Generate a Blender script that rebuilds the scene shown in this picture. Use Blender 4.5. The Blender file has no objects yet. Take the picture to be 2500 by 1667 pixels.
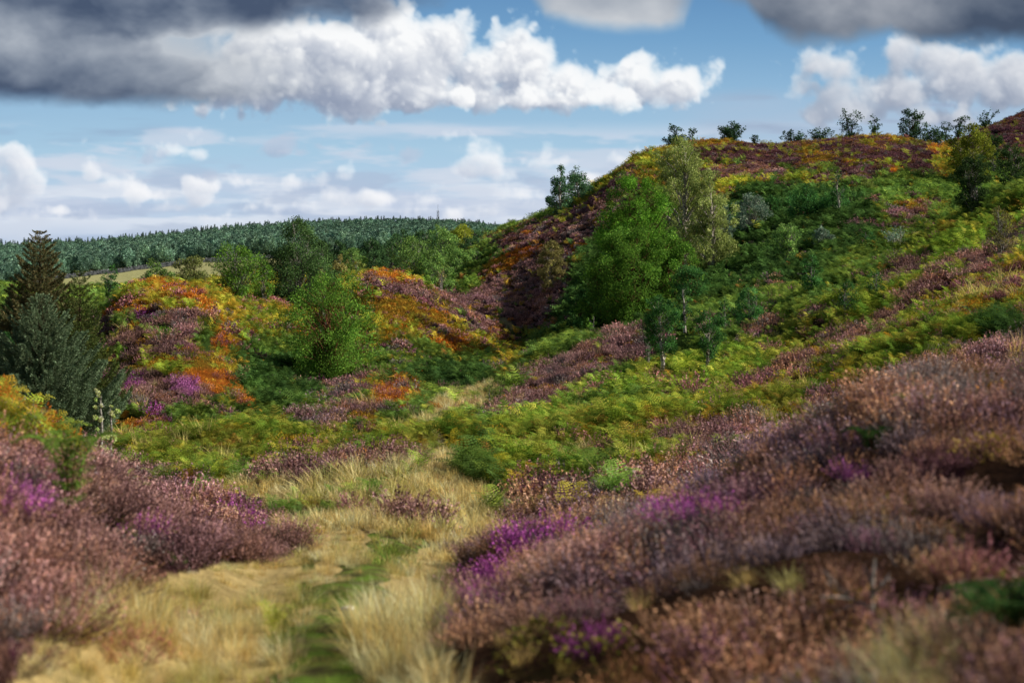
import bpy, math
import numpy as np
from mathutils import Vector

rng = np.random.default_rng(7)
scene = bpy.context.scene
COL = scene.collection

# ------------------------------------------------------------------ camera model
F = 1422.0            # 50 mm lens on a 36 mm sensor, 1024 px wide
CX, HY = 512.0, 255.0  # image column of the optical axis, row of the horizon


def to_px(x, y, z):
    y = np.maximum(y, 0.05)
    return CX + F * x / y, HY - F * z / y


def sstep(a, b, v):
    t = np.clip((v - a) / (b - a), 0, 1)
    return t * t * (3 - 2 * t)


# ------------------------------------------------------------------ noise helpers
def _hash(ix, iy, seed):
    h = (ix.astype(np.int64) * 374761393 + iy.astype(np.int64) * 668265263 + seed * 1442695041) & 0x7FFFFFFF
    h = ((h ^ (h >> 13)) * 1274126177) & 0x7FFFFFFF
    h = (h ^ (h >> 16)) & 0xFFFF
    return h / 65535.0


def vnoise(x, y, seed=0):
    x = np.asarray(x, dtype=np.float64); y = np.asarray(y, dtype=np.float64)
    ix = np.floor(x); iy = np.floor(y)
    fx = x - ix; fy = y - iy
    fx = fx * fx * (3 - 2 * fx); fy = fy * fy * (3 - 2 * fy)
    a = _hash(ix, iy, seed); b = _hash(ix + 1, iy, seed)
    c = _hash(ix, iy + 1, seed); d = _hash(ix + 1, iy + 1, seed)
    return ((a * (1 - fx) + b * fx) * (1 - fy) + (c * (1 - fx) + d * fx) * fy) * 2 - 1


def fbm(x, y, seed=0, oct=4, gain=0.5):
    s = 0; a = 1.0; n = 0
    for i in range(oct):
        s = s + a * vnoise(x * 2 ** i + 17.3 * i, y * 2 ** i - 9.1 * i, seed + i)
        n += a; a *= gain
    return s / n


# ------------------------------------------------------------------ terrain
# each row: distance in metres, then the height of the land at that distance, written as the
# slope towards it (row of the horizon = level with the eye), for directions from left to right
TX = [-500, -250, -64, 0, 64, 128, 192, 256, 320, 384, 448, 512, 576, 640, 704, 768, 832, 896, 960, 1024, 1088, 1300, 1600]
TT = {
 2.5: [1150, 1150, 1190, 1200, 1220, 1225, 1230, 1240, 1245, 1240, 1200, 1150, 1110, 1090, 1070, 1060, 1050, 1040, 1020, 1000, 980, 950, 930],
 5:   [600, 630, 670, 690, 715, 735, 742, 744, 746, 742, 694, 664, 654, 638, 625, 612, 598, 582, 565, 548, 530, 500, 470],
 7: [470, 500, 536, 556, 593, 622, 632, 634, 630, 626, 592, 566, 554, 546, 527.2, 507, 484.2, 460, 440, 425, 412, 390, 360],
 9: [410, 430, 449.2, 471.6, 513.8, 556, 574, 577.8, 572, 572, 569, 539, 524, 511, 489.6, 461, 430.6, 398, 372, 360, 352, 330, 310],
 11: [370, 390, 396.2, 416.8, 462.4, 513, 533, 544.4, 538, 540, 554, 526, 512, 498, 474.8, 445, 415.8, 378, 350, 347, 338, 315, 295],
 13.5: [350, 365, 361.6, 378.6, 426.8, 486, 506, 524.8, 515, 515, 528, 514, 502, 491, 473, 454, 430, 394, 362, 352, 340, 312, 290],
 17: [365, 380, 386.8, 398.8, 437.4, 483, 493, 498.4, 490, 485, 491, 495, 493, 490, 481.4, 467, 450.4, 423, 392, 378, 360, 320, 290],
 23:  [380, 400, 430, 440, 450, 462, 462, 460, 457, 455, 453, 452, 450, 446, 440, 430, 415, 395, 370, 352, 335, 290, 260],
 30:  [380, 400, 430, 435, 438, 440, 440, 438, 435, 430, 425, 424, 418, 410, 400, 385, 368, 350, 328, 312, 300, 255, 225],
 38:  [370, 395, 420, 425, 425, 425, 425, 420, 415, 408, 403, 398, 390, 380, 368, 350, 332, 312, 290, 270, 255, 215, 190],
 44: [365, 385, 410, 415, 410, 398, 396, 402, 396, 384, 395, 379, 364, 355, 338, 322, 302, 280, 254, 238, 222, 185, 165],
 50: [355, 375, 400, 403, 394, 355, 345, 382, 388, 373, 383, 366, 344, 327, 315, 300, 281, 262, 231, 208, 195, 165, 150],
 57: [345, 365, 388, 390, 372, 312, 300, 360, 380, 368, 375, 362, 336, 320, 308, 292, 272, 250, 213, 186, 172, 150, 140],
 65: [335, 350, 372, 375, 355, 291, 288, 338, 364, 347, 370, 370, 352, 327, 302, 282, 260, 254, 228, 200, 180, 150, 135],
 74: [325, 340, 362, 365, 348, 288, 287, 314, 346, 308, 340, 356, 340, 314, 292, 268, 247, 250, 243, 222, 195, 155, 135],
 84: [315, 330, 350, 355, 338, 296, 294, 298, 318, 276, 309, 350, 320, 292, 276, 252, 230, 232, 236, 226, 198, 155, 130],
 95: [305, 318, 335, 338, 325, 298, 296, 292, 298, 268, 300, 336, 290, 262, 250, 232, 212, 206, 216, 205, 190, 150, 125],
 110: [295, 305, 318, 320, 306, 296, 294, 289, 288, 280, 297, 296, 255, 228, 218, 205, 190, 183, 192, 190, 178, 145, 120],
 130: [288, 293, 300, 300, 295, 293, 290, 285, 281, 281, 285, 247, 216, 180, 174, 170, 161, 156, 168, 168, 160, 135, 115],
 150: [284, 286, 288, 288, 293, 291, 287, 282, 279, 278, 270, 232, 206, 162, 148, 150, 144, 140, 154, 150, 142, 120, 110],
 165: [286, 287, 288, 287, 292, 290, 286, 281, 278, 277, 266, 230, 201, 159, 142, 145, 141, 137, 150, 140, 130, 112, 105],
 200: [289, 289, 299, 299, 294, 290, 284, 279, 274, 272, 262, 229, 226, 200, 185, 180, 172, 163, 142, 114, 108, 100, 100],
 250: [297, 297, 297, 297, 290, 284, 276, 269, 264, 262, 258, 250, 248, 240, 230, 225, 215, 205, 180, 150, 140, 130, 120],
 320: [293, 293, 293, 293, 284, 277, 269, 263, 259, 257, 252, 251, 251, 250, 245, 240, 232, 225, 210, 190, 180, 160, 150],
 420: [289, 289, 289, 288, 278, 271, 264, 260, 256, 254, 250, 249, 250, 250, 248, 246, 243, 240, 232, 225, 215, 200, 190],
 560: [270, 270, 270, 270, 266, 260, 254, 249, 246, 244, 243, 243, 244, 247, 248, 248, 247, 246, 244, 242, 240, 235, 230],
 750: [252, 252, 252, 252, 251, 247, 241, 235, 232, 231, 233, 239, 246, 247, 250, 250, 250, 250, 250, 250, 250, 250, 250],
 1000: [256, 256, 256, 256, 255, 252, 247, 243, 241, 241, 243, 248, 252, 252, 253, 253, 253, 253, 253, 253, 253, 253, 253],
 2500:[257.5] * 23,
 9000:[256] * 23,
}
_D = np.array(sorted(TT)); _LD = np.log(_D)
_Z = np.array([[-(r - HY) / F * d for r in TT[d]] for d in _D])
_Z[(_D > 4) & (_D < 170)] -= 0.24   # the table follows the plants' tops; the soil lies lower
_X = np.array(TX, float)


def _interp1(xs, v):
    i = np.clip(np.searchsorted(xs, v) - 1, 0, len(xs) - 2)
    t = np.clip((v - xs[i]) / (xs[i + 1] - xs[i]), 0, 1)
    return i, t


def _cub(p0, p1, p2, p3, t):
    return p1 + 0.5 * t * (p2 - p0 + t * (2 * p0 - 5 * p1 + 4 * p2 - p3 + t * (3 * (p1 - p2) + p3 - p0)))


def ground_z(x, y):
    x = np.asarray(x, float); y = np.asarray(y, float)
    r = np.hypot(x, y)
    th = np.clip(np.arctan2(x, y), -0.62, 0.62)
    X = CX + F * np.tan(th)
    d = np.clip(np.where(np.abs(np.arctan2(x, y)) > 0.62, r * math.cos(0.62), y), _D[0], _D[-1] - 1)
    i, t = _interp1(_LD, np.log(d))
    j, s = _interp1(_X, np.clip(X, _X[0], _X[-1]))
    nd, nx = _Z.shape
    rows = []
    for di in (-1, 0, 1, 2):
        ii = np.clip(i + di, 0, nd - 1)
        q = [_Z[ii, np.clip(j + dj, 0, nx - 1)] for dj in (-1, 0, 1, 2)]
        rows.append(_cub(*q, s))
    z = _cub(*rows, t)
    # small hummocks
    a = np.clip(0.02 * d, 0.04, 0.5) * sstep(1500, 300, d)
    z = z + 0.75 * a * fbm(x / 5.5, y / 5.5, 3, 3) + 0.05 * fbm(x / 1.2, y / 1.2, 9, 2) * sstep(60, 20, d)
    # tussocky lumps under the heather close by
    off = np.abs(X - np.interp(d, [4, 6, 8, 10, 13, 17, 24], [290, 290, 310, 350, 380, 370, 360])) / np.interp(d, [4, 6, 8, 12, 17, 24], [190, 180, 150, 110, 150, 170])
    z = z + .19 * np.clip(fbm(x / 1.05, y / 1.05, 88, 2), -.6, .8) * sstep(30, 14, d) * (.12 + .88 * sstep(.75, 1.1, off))
    return z


def hit(px, py, dmin=4.0, dmax=900.0, lift=0.0):
    """first point of the land seen in the direction (px, py)"""
    d = np.exp(np.linspace(math.log(dmin), math.log(dmax), 1500))
    x = (px - CX) / F * d
    z = -(py - HY) / F * d
    g = ground_z(x, d) + lift
    k = np.nonzero(z <= g)[0]
    k = k[0] if len(k) else len(d) - 1
    return float(x[k]), float(d[k]), float(ground_z(x[k:k + 1], d[k:k + 1])[0])

# ------------------------------------------------------------------ what grows where
LAB = {c: i for i, c in enumerate('ghHdtoymbGswkxfne')}
GW, GH = 640, 342
_lab = np.full((GH, GW), LAB['g'], np.int8)
_gx, _gy = np.meshgrid(np.arange(GW) * 2.0 - 127, np.arange(GH) * 2.0 + 1)


def poly(c, *pts):
    m = np.zeros(_gx.shape, bool)
    n = len(pts)
    for i in range(n):
        (x0, y0), (x1, y1) = pts[i], pts[(i + 1) % n]
        cr = ((y0 <= _gy) & (_gy < y1)) | ((y1 <= _gy) & (_gy < y0))
        with np.errstate(divide='ignore', invalid='ignore'):
            xi = x0 + (_gy - y0) * (x1 - x0) / ((y1 - y0) or 1e-9)
        m ^= cr & (_gx < xi)
    _lab[m] = LAB[c]


def ell(c, cx, cy, rx, ry, rot=0):
    a = math.radians(rot)
    u = (_gx - cx) * math.cos(a) + (_gy - cy) * math.sin(a)
    v = -(_gx - cx) * math.sin(a) + (_gy - cy) * math.cos(a)
    _lab[(u / rx) ** 2 + (v / ry) ** 2 < 1] = LAB[c]


def line(c, w, *pts):
    for (x0, y0), (x1, y1) in zip(pts[:-1], pts[1:]):
        L = math.hypot(x1 - x0, y1 - y0)
        t = np.clip(((_gx - x0) * (x1 - x0) + (_gy - y0) * (y1 - y0)) / L ** 2, 0, 1)
        _lab[np.hypot(_gx - x0 - t * (x1 - x0), _gy - y0 - t * (y1 - y0)) < w] = LAB[c]


# far land
poly('f', (-200, 0), (300, 0), (300, 262), (-200, 296))
poly('n', (-200, 0), (560, 0), (560, 248), (340, 252), (250, 254), (150, 264), (64, 273), (-200, 288))
poly('g', (300, 252), (560, 248), (560, 300), (300, 300))
# right-hand hill
poly('g', (430, 300), (540, 190), (700, 90), (1200, 60), (1200, 420), (500, 420))
poly('d', (640, 100), (1200, 90), (1200, 165), (960, 165), (900, 178), (800, 170), (740, 168), (690, 160), (640, 160))
poly('y', (655, 120), (760, 130), (960, 120), (960, 137), (880, 139), (800, 144), (740, 145), (655, 150))
poly('m', (600, 158), (650, 150), (690, 158), (660, 190), (600, 200))
ell('d', 725, 151, 28, 5); ell('d', 765, 155, 55, 13); ell('y', 806, 150, 18, 3, 12)
ell('y', 815, 160, 14, 8); ell('d', 843, 149, 27, 9); ell('y', 872, 147, 10, 3, 25)
ell('d', 910, 154, 28, 14, 12); ell('y', 905, 139, 20, 3); ell('o', 940, 150, 14, 9, 45)
ell('m', 870, 165, 34, 4, 6); ell('d', 860, 172, 26, 8); ell('o', 897, 174, 12, 4); ell('m', 950, 165, 18, 14)
ell('m', 800, 180, 50, 6); poly('m', (690, 162), (770, 172), (760, 215), (690, 215)); ell('h', 782, 186, 10, 6)
ell('g', 910, 190, 55, 10); ell('h', 908, 218, 26, 8, -5); ell('y', 912, 206, 15, 4); ell('y', 947, 209, 12, 6); ell('h', 935, 206, 10, 4)
ell('h', 870, 205, 10, 5); ell('t', 780, 287, 24, 5, -12); ell('h', 706, 303, 14, 5)
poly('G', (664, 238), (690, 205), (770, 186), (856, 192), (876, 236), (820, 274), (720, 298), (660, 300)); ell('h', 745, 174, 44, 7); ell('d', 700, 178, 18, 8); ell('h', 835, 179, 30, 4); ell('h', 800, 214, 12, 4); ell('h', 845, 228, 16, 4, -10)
poly('d', (960, 90), (1200, 80), (1200, 160), (1024, 160), (985, 135)); ell('y', 985, 121, 25, 3, -30)
# its left flank and the valley
poly('h', (505, 240), (545, 218), (580, 190), (612, 166), (640, 165), (630, 215), (610, 240), (560, 282), (500, 262)); ell('d', 590, 205, 30, 9, -40); ell('d', 560, 235, 24, 8, -35); ell('d', 610, 190, 14, 6, -40)
poly('h', (455, 300), (500, 268), (560, 235), (612, 195), (622, 230), (590, 265), (560, 300), (552, 330), (520, 332), (480, 312))
ell('m', 600, 185, 26, 6, -38); ell('m', 575, 205, 16, 4, -38)
ell('o', 507, 263, 36, 9, -27); ell('y', 490, 270, 18, 6, -27); ell('o', 452, 279, 11, 6); ell('o', 573, 248, 14, 4, -30)
poly('G', (565, 262), (625, 225), (660, 240), (660, 330), (600, 335), (545, 335))  # darker bracken colour stands in for shade left of the birch clump
ell('d', 500, 241, 36, 7); ell('d', 535, 228, 26, 6); ell('o', 510, 233, 25, 2)
line('w', 6, (500, 318), (512, 332)); line('k', 5, (512, 332), (530, 346), (528, 356), (505, 372))
# rounded mound in the middle
poly('m', (340, 270), (370, 262), (410, 270), (460, 296), (530, 350), (528, 372), (420, 372), (340, 372))
ell('o', 390, 273, 40, 9, 13); ell('h', 376, 282, 22, 5, 8); ell('h', 404, 294, 30, 5, 20); ell('h', 455, 306, 44, 14, 38)
ell('y', 400, 314, 48, 14, 22); ell('y', 428, 325, 28, 8, 15); ell('h', 432, 331, 14, 5); ell('o', 447, 346, 22, 11)
ell('y', 505, 341, 22, 6, 37); ell('g', 400, 358, 44, 16); ell('g', 450, 366, 40, 8); ell('h', 397, 348, 10, 3); ell('h', 470, 330, 18, 5, 38)
# broad mound on the left
poly('m', (70, 285), (160, 262), (230, 268), (350, 276), (350, 345), (300, 362), (220, 385), (70, 400))
ell('g', 98, 300, 26, 28); ell('y', 252, 298, 22, 6); ell('m', 262, 320, 40, 30); ell('g', 280, 345, 34, 12)
ell('h', 160, 330, 62, 20); ell('y', 170, 298, 26, 7); ell('o', 146, 287, 20, 4); line('o', 5, (152, 282), (185, 289), (204, 306), (214, 328), (222, 350))
ell('o', 130, 311, 28, 6); ell('H', 157, 317, 14, 5); ell('g', 172, 331, 13, 9); ell('g', 128, 325, 10, 5); ell('h', 148, 351, 40, 8); ell('g', 205, 338, 8, 14)
ell('y', 195, 366, 30, 7); ell('y', 130, 366, 22, 6); ell('h', 120, 372, 20, 8); ell('h', 158, 394, 62, 20); ell('H', 131, 386, 20, 8); ell('H', 189, 391, 9, 5); ell('H', 165, 415, 10, 4)
ell('o', 218, 380, 30, 11, 12); ell('o', 246, 399, 12, 6); ell('g', 148, 405, 10, 6); ell('g', 188, 406, 9, 6); ell('g', 225, 402, 12, 6)
ell('o', 135, 427, 19, 8); ell('y', 166, 425, 16, 5)
# hollow in front of the birch, little orange knoll
poly('G', (235, 350), (300, 360), (345, 372), (330, 395), (270, 410), (240, 385))  # darker bracken painted here for the shade beside the birch
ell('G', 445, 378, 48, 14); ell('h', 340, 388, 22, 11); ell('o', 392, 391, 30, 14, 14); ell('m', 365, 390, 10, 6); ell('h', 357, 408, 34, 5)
ell('t', 312, 419, 32, 9); ell('y', 368, 419, 18, 6); ell('h', 300, 434, 24, 6); ell('h', 375, 444, 16, 4); ell('h', 410, 447, 12, 3)
# heather spur
poly('h', (468, 426), (500, 400), (530, 376), (560, 355), (600, 338), (642, 325), (654, 348), (625, 370), (600, 384), (560, 396), (530, 414), (500, 432))
ell('m', 606, 366, 18, 4, -15); ell('y', 545, 392, 20, 5, -15); ell('k', 500, 392, 6, 4)
# bracken slope on the right
poly('b', (480, 440), (560, 400), (650, 370), (760, 340), (850, 300), (940, 225), (1200, 150), (1200, 345), (960, 345), (830, 420), (650, 475), (500, 490))
ell('m', 990, 290, 60, 20, -20); ell('h', 915, 303, 54, 13, -36); ell('d', 935, 296, 28, 6, -36); ell('h', 862, 335, 30, 12, -36); ell('h', 904, 274, 32, 8, -25)
ell('h', 1005, 250, 44, 12, -28); ell('h', 812, 358, 28, 8, -30); ell('h', 758, 330, 24, 7, -20); ell('h', 817, 325, 22, 6, -30); ell('G', 1004, 330, 30, 14)
ell('h', 960, 262, 40, 5, -30); ell('h', 890, 322, 36, 6, -34); ell('h', 780, 372, 30, 6, -28); ell('t', 730, 350, 26, 4, -22); ell('w', 560, 455, 50, 6, -4); ell('m', 660, 440, 40, 9, -8); ell('g', 620, 410, 60, 10, -8); ell('m', 516, 484, 26, 7); ell('G', 480, 462, 16, 9)
ell('h', 690, 433, 36, 7, -14); ell('m', 760, 395, 30, 8, -30); ell('m', 850, 375, 24, 9, -30)
# grassy flat
poly('b', (60, 440), (240, 430), (430, 425), (470, 430), (470, 452), (330, 458), (200, 484), (140, 476))
poly('s', (190, 486), (260, 478), (330, 478), (415, 456), (435, 440), (452, 452), (452, 470), (486, 488), (480, 520), (455, 560), (440, 700), (-10, 700), (60, 660), (120, 610), (190, 585), (300, 548), (260, 515))
ell('h', 338, 468, 82, 8, -6); ell('w', 350, 483, 62, 5, -4); ell('w', 345, 500, 66, 11); ell('g', 370, 490, 10, 6); ell('g', 290, 513, 24, 6); ell('g', 325, 508, 12, 5)
line('s', 12, (420, 470), (432, 440), (426, 424), (440, 410), (460, 403), (488, 392)); ell('h', 415, 521, 18, 5); ell('h', 396, 524, 6, 4); ell('h', 364, 528, 4, 3)
line('k', 7, (398, 545), (384, 560), (372, 576)); line('k', 17, (350, 600), (330, 630), (318, 690)); line('k', 12, (300, 590), (292, 610), (285, 650)); line('k', 10, (300, 640), (345, 655))
ell('k', 270, 610, 10, 6); ell('k', 330, 500, 5, 3); ell('k', 300, 560, 12, 8)
# near banks of heather
poly('s', (300, 540), (300, 600), (200, 640), (60, 700), (-60, 700), (0, 620), (120, 560)); poly('s', (500, 505), (480, 700), (380, 700), (400, 560))
poly('h', (-200, 330), (0, 395), (60, 428), (130, 470), (200, 488), (250, 510), (300, 546), (285, 558), (225, 562), (165, 578), (95, 606), (35, 645), (-5, 700), (-200, 700))
poly('m', (-200, 340), (0, 396), (60, 430), (110, 470), (60, 475), (0, 440), (-200, 420)); ell('o', 14, 412, 30, 12, 30); ell('o', 52, 436, 20, 6, 30)
poly('m', (-200, 290), (-20, 352), (60, 392), (112, 436), (60, 440), (0, 398), (-200, 400)); ell('o', 12, 388, 52, 15, 33); ell('m', 110, 480, 34, 7, 20); ell('t', 60, 500, 44, 14, 15); ell('H', 18, 510, 22, 10); ell('t', 110, 545, 44, 14); ell('H', 34, 560, 20, 9); ell('H', 15, 640, 22, 18); ell('H', 245, 520, 18, 5, 25)
ell('H', 150, 555, 12, 5); ell('t', 190, 540, 24, 6); ell('g', 75, 452, 22, 4); ell('t', 20, 590, 28, 10); ell('H', 180, 565, 7, 4)
poly('t', (455, 700), (452, 640), (450, 600), (468, 560), (498, 518), (530, 500), (650, 475), (760, 445), (830, 420), (910, 372), (960, 343), (1200, 330), (1200, 700))
ell('h', 520, 540, 40, 14); ell('h', 600, 580, 40, 14); ell('h', 720, 440, 44, 12, -25); ell('h', 830, 405, 26, 10); ell('h', 890, 490, 30, 14); ell('h', 985, 560, 36, 22); ell('h', 640, 520, 30, 9)
ell('d', 545, 500, 24, 8); ell('h', 1010, 400, 24, 14); ell('d', 940, 470, 26, 14); ell('h', 830, 590, 30, 14); ell('h', 480, 600, 30, 20)
ell('H', 500, 590, 30, 16, -20); ell('H', 476, 620, 14, 16); ell('H', 692, 525, 34, 10, -10); ell('H', 532, 556, 10, 6); ell('H', 712, 612, 18, 9); ell('H', 588, 644, 16, 8); ell('H', 870, 480, 18, 5); ell('H', 830, 668, 18, 8); ell('H', 640, 560, 10, 4)
ell('x', 868, 522, 13, 9, 20); ell('x', 745, 552, 14, 5); ell('x', 655, 535, 14, 6); ell('g', 620, 500, 14, 5); ell('m', 1010, 590, 14, 20); ell('x', 462, 640, 9, 40, -4)  # x: near-black ground painted for shade in the hollows and along the bank's side
poly('k', (286, 700), (372, 700), (360, 640), (350, 612), (322, 618), (296, 650)); ell('s', 905, 668, 52, 22); ell('e', 640, 676, 120, 10); ell('e', 780, 655, 40, 6)


def label_at(x, y, z, jit=1.0, mix=None):
    px, py = to_px(x, y, z)
    k = np.clip(y / 10.0, 1, 12)
    wx = fbm(x / (0.35 * k), y / (0.35 * k), 31, 4, .6) * 14 * jit
    wy = fbm(x / (0.35 * k) + 50, y / (0.35 * k), 47, 4, .6) * 8 * jit
    if mix is not None:          # kinds run into one another at their edges
        far = mix.random(px.shape) < np.where(y > 70, .07, .16)
        wx = wx + np.where(far, mix.normal(0, 15, px.shape), mix.normal(0, 2.5, px.shape)); wy = wy + np.where(far, mix.normal(0, 7, px.shape), mix.normal(0, 1.5, px.shape))
    c = np.clip(((px + wx + 128) / 2).astype(int), 0, GW - 1)
    r = np.clip(((py + wy) / 2).astype(int), 0, GH - 1)
    return np.where((y > 195) & (px < 235 + wx), LAB['f'], _lab[r, c])


def srgb(*c):
    v = np.array(c, float) / 255.0
    return np.where(v <= 0.04045, v / 12.92, ((v + 0.055) / 1.055) ** 2.4)


# ------------------------------------------------------------------ materials
def new_mat(name):
    m = bpy.data.materials.new(name)
    m.use_nodes = True
    nt = m.node_tree
    nt.nodes.clear()
    out = nt.nodes.new('ShaderNodeOutputMaterial')
    return m, nt, out


def N(nt, typ, **kw):
    n = nt.nodes.new(typ)
    for k, v in kw.items():
        if k.startswith('_'):
            n.inputs[k[1:]].default_value = v
        else:
            setattr(n, k, v)
    return n


def mixc(nt, fac, a, b, blend='MIX'):
    n = nt.nodes.new('ShaderNodeMix'); n.data_type = 'RGBA'; n.blend_type = blend
    for s, v in ((n.inputs[0], fac), (n.inputs[6], a), (n.inputs[7], b)):
        if isinstance(v, bpy.types.NodeSocket):
            nt.links.new(v, s)
        else:
            s.default_value = v if not isinstance(v, (tuple, list, np.ndarray)) else (*[float(q) for q in v[:3]], 1)
    return n.outputs[2]


def math_(nt, op, a, b=None):
    n = nt.nodes.new('ShaderNodeMath'); n.operation = op
    for s, v in ((n.inputs[0], a), (n.inputs[1], b)):
        if v is None:
            continue
        if isinstance(v, bpy.types.NodeSocket):
            nt.links.new(v, s)
        else:
            s.default_value = v
    return n.outputs[0]


def leaf_out(nt, out, col, trans):
    d = N(nt, 'ShaderNodeBsdfDiffuse'); t = N(nt, 'ShaderNodeBsdfTranslucent'); m = N(nt, 'ShaderNodeMixShader', _Fac=trans)
    nt.links.new(col, d.inputs['Color']); nt.links.new(col, t.inputs['Color'])
    nt.links.new(d.outputs[0], m.inputs[1]); nt.links.new(t.outputs[0], m.inputs[2])
    nt.links.new(m.outputs[0], out.inputs['Surface'])


def cover_material(name, stem, trans):
    """plant tint: 'tint' on the plant mesh = (height along the sprig, random, random); two colours per plant"""
    m, nt, out = new_mat(name)
    a = N(nt, 'ShaderNodeAttribute', attribute_name='tint')
    sep = N(nt, 'ShaderNodeSeparateColor'); nt.links.new(a.outputs['Color'], sep.inputs[0])
    c1 = N(nt, 'ShaderNodeAttribute', attribute_name='col', attribute_type='INSTANCER')
    c2 = N(nt, 'ShaderNodeAttribute', attribute_name='col2', attribute_type='INSTANCER')
    k = mixc(nt, sep.outputs[1], c1.outputs['Color'], c2.outputs['Color'])
    k = mixc(nt, sep.outputs[0], stem, k)
    br = math_(nt, 'MULTIPLY_ADD', sep.outputs[2], 1.1); br.node.inputs[2].default_value = 0.45
    hs = N(nt, 'ShaderNodeHueSaturation'); nt.links.new(k, hs.inputs['Color']); nt.links.new(br, hs.inputs['Value'])
    leaf_out(nt, out, hs.outputs['Color'], trans)
    return m


def leaf_material(name, trans):
    m, nt, out = new_mat(name)
    a = N(nt, 'ShaderNodeAttribute', attribute_name='col')
    leaf_out(nt, out, a.outputs['Color'], trans)
    return m


# ------------------------------------------------------------------ mesh from arrays
def mesh_from(name, V, Fc, attrs=None, mat=None, smooth=False):
    """V (n,3), Fc (m,3 or 4) ints; attrs {name: (n,3 or 4)} colours on points"""
    V = np.asarray(V, np.float32); Fc = np.asarray(Fc, np.int32)
    me = bpy.data.meshes.new(name)
    me.vertices.add(len(V)); me.vertices.foreach_set('co', V.ravel())
    k = Fc.shape[1]
    me.loops.add(Fc.size); me.loops.foreach_set('vertex_index', Fc.ravel())
    me.polygons.add(len(Fc)); me.polygons.foreach_set('loop_start', np.arange(len(Fc), dtype=np.int32) * k)
    if smooth:
        me.polygons.foreach_set('use_smooth', np.ones(len(Fc), bool))
    for an, av in (attrs or {}).items():
        av = np.asarray(av, np.float32)
        if av.ndim == 1:
            at = me.attributes.new(an, 'FLOAT', 'POINT'); at.data.foreach_set('value', av)
            continue
        if av.shape[1] == 3:
            av = np.hstack([av, np.ones((len(av), 1), np.float32)])
        at = me.attributes.new(an, 'FLOAT_COLOR', 'POINT'); at.data.foreach_set('color', av.ravel())
    me.update()
    if mat:
        me.materials.append(mat)
    return me


def link(name, me, parent=None, loc=(0, 0, 0)):
    o = bpy.data.objects.new(name, me); COL.objects.link(o)
    o.location = loc
    if parent:
        o.parent = parent
    return o


def tag(o, label, cat=None, group=None, kind=None):
    o['label'] = label
    if cat: o['category'] = cat
    if group: o['group'] = group
    if kind: o['kind'] = kind
    return o


# ------------------------------------------------------------------ little plants (prototypes)
class Acc:
    def __init__(s): s.V = []; s.F = []; s.T = []; s.n = 0
    def tri(s, p, t):     # p (m,3,3)   t (m,3,3)
        m = len(p); s.V.append(p.reshape(-1, 3)); s.T.append(t.reshape(-1, 3))
        s.F.append(np.arange(m * 3).reshape(m, 3) + s.n); s.n += m * 3
    def mesh(s, name, mat): return mesh_from(name, np.vstack(s.V), np.vstack(s.F), {'tint': np.vstack(s.T)}, mat)


def unit(v): return v / np.maximum(np.linalg.norm(v, axis=-1, keepdims=True), 1e-9)


def heather_proto(name, mat, n, spk, spsz, stemw, seed):
    g = np.random.default_rng(seed); A = Acc()
    az = g.random(n) * 2 * np.pi; rr = np.sqrt(g.random(n))
    lean = rr * 1.12
    L = (0.33 - 0.06 * rr ** 2) * (0.75 + 0.45 * g.random(n))
    base = np.stack([np.cos(az) * rr * 0.11, np.sin(az) * rr * 0.11, np.zeros(n)], 1)
    d1 = unit(np.stack([np.cos(az) * np.sin(lean), np.sin(az) * np.sin(lean), np.cos(lean)], 1) + g.normal(0, .12, (n, 3)))
    d2 = unit(d1 + np.array([0, 0, 0.34]) + g.normal(0, .22, (n, 3)))
    mid = base + d1 * (L * 0.55)[:, None]; top = mid + d2 * (L * 0.45)[:, None]
    side = unit(np.cross(d1, g.normal(0, 1, (n, 3))))
    w = stemw
    r1 = g.random(n) ** 1.0; r2 = g.random(n)
    vivid = np.clip(r1 * 1.6 - 0.3, 0, 1)
    def tt(a, b, c): return np.stack([np.stack([np.full(n, q), vivid, r2], 1) for q in (a, b, c)], 1)
    A.tri(np.stack([base - side * w, base + side * w, mid], 1), tt(0, 0, .35))
    A.tri(np.stack([mid - side * w, mid + side * w, top], 1), tt(.3, .3, 1))
    # flower spikes
    m = n * spk; i = np.repeat(np.arange(n), spk); t = g.random(m) ** 0.8
    c = np.where((t > .3)[:, None], mid[i] + (top - mid)[i] * ((t - .3) / .7)[:, None], base[i] + (mid - base)[i] * (0.6 + t / .3 * .4)[:, None])
    u = unit(g.normal(0, 1, (m, 3)) + np.array([0, 0, .6])); v = unit(np.cross(u, g.normal(0, 1, (m, 3))))
    s = spsz * (0.6 + 0.8 * g.random(m))[:, None]
    P = np.stack([c - v * s * .55, c + v * s * .55, c + u * s * 1.5], 1)
    q = np.clip(0.25 + t * 1.0, 0, 1)
    T = np.stack([np.stack([q, vivid[i], np.clip(r2[i] + g.normal(0, .2, m), 0, 1)], 1)] * 3, 1)
    A.tri(P, T)
    return A.mesh(name, mat)


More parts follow.
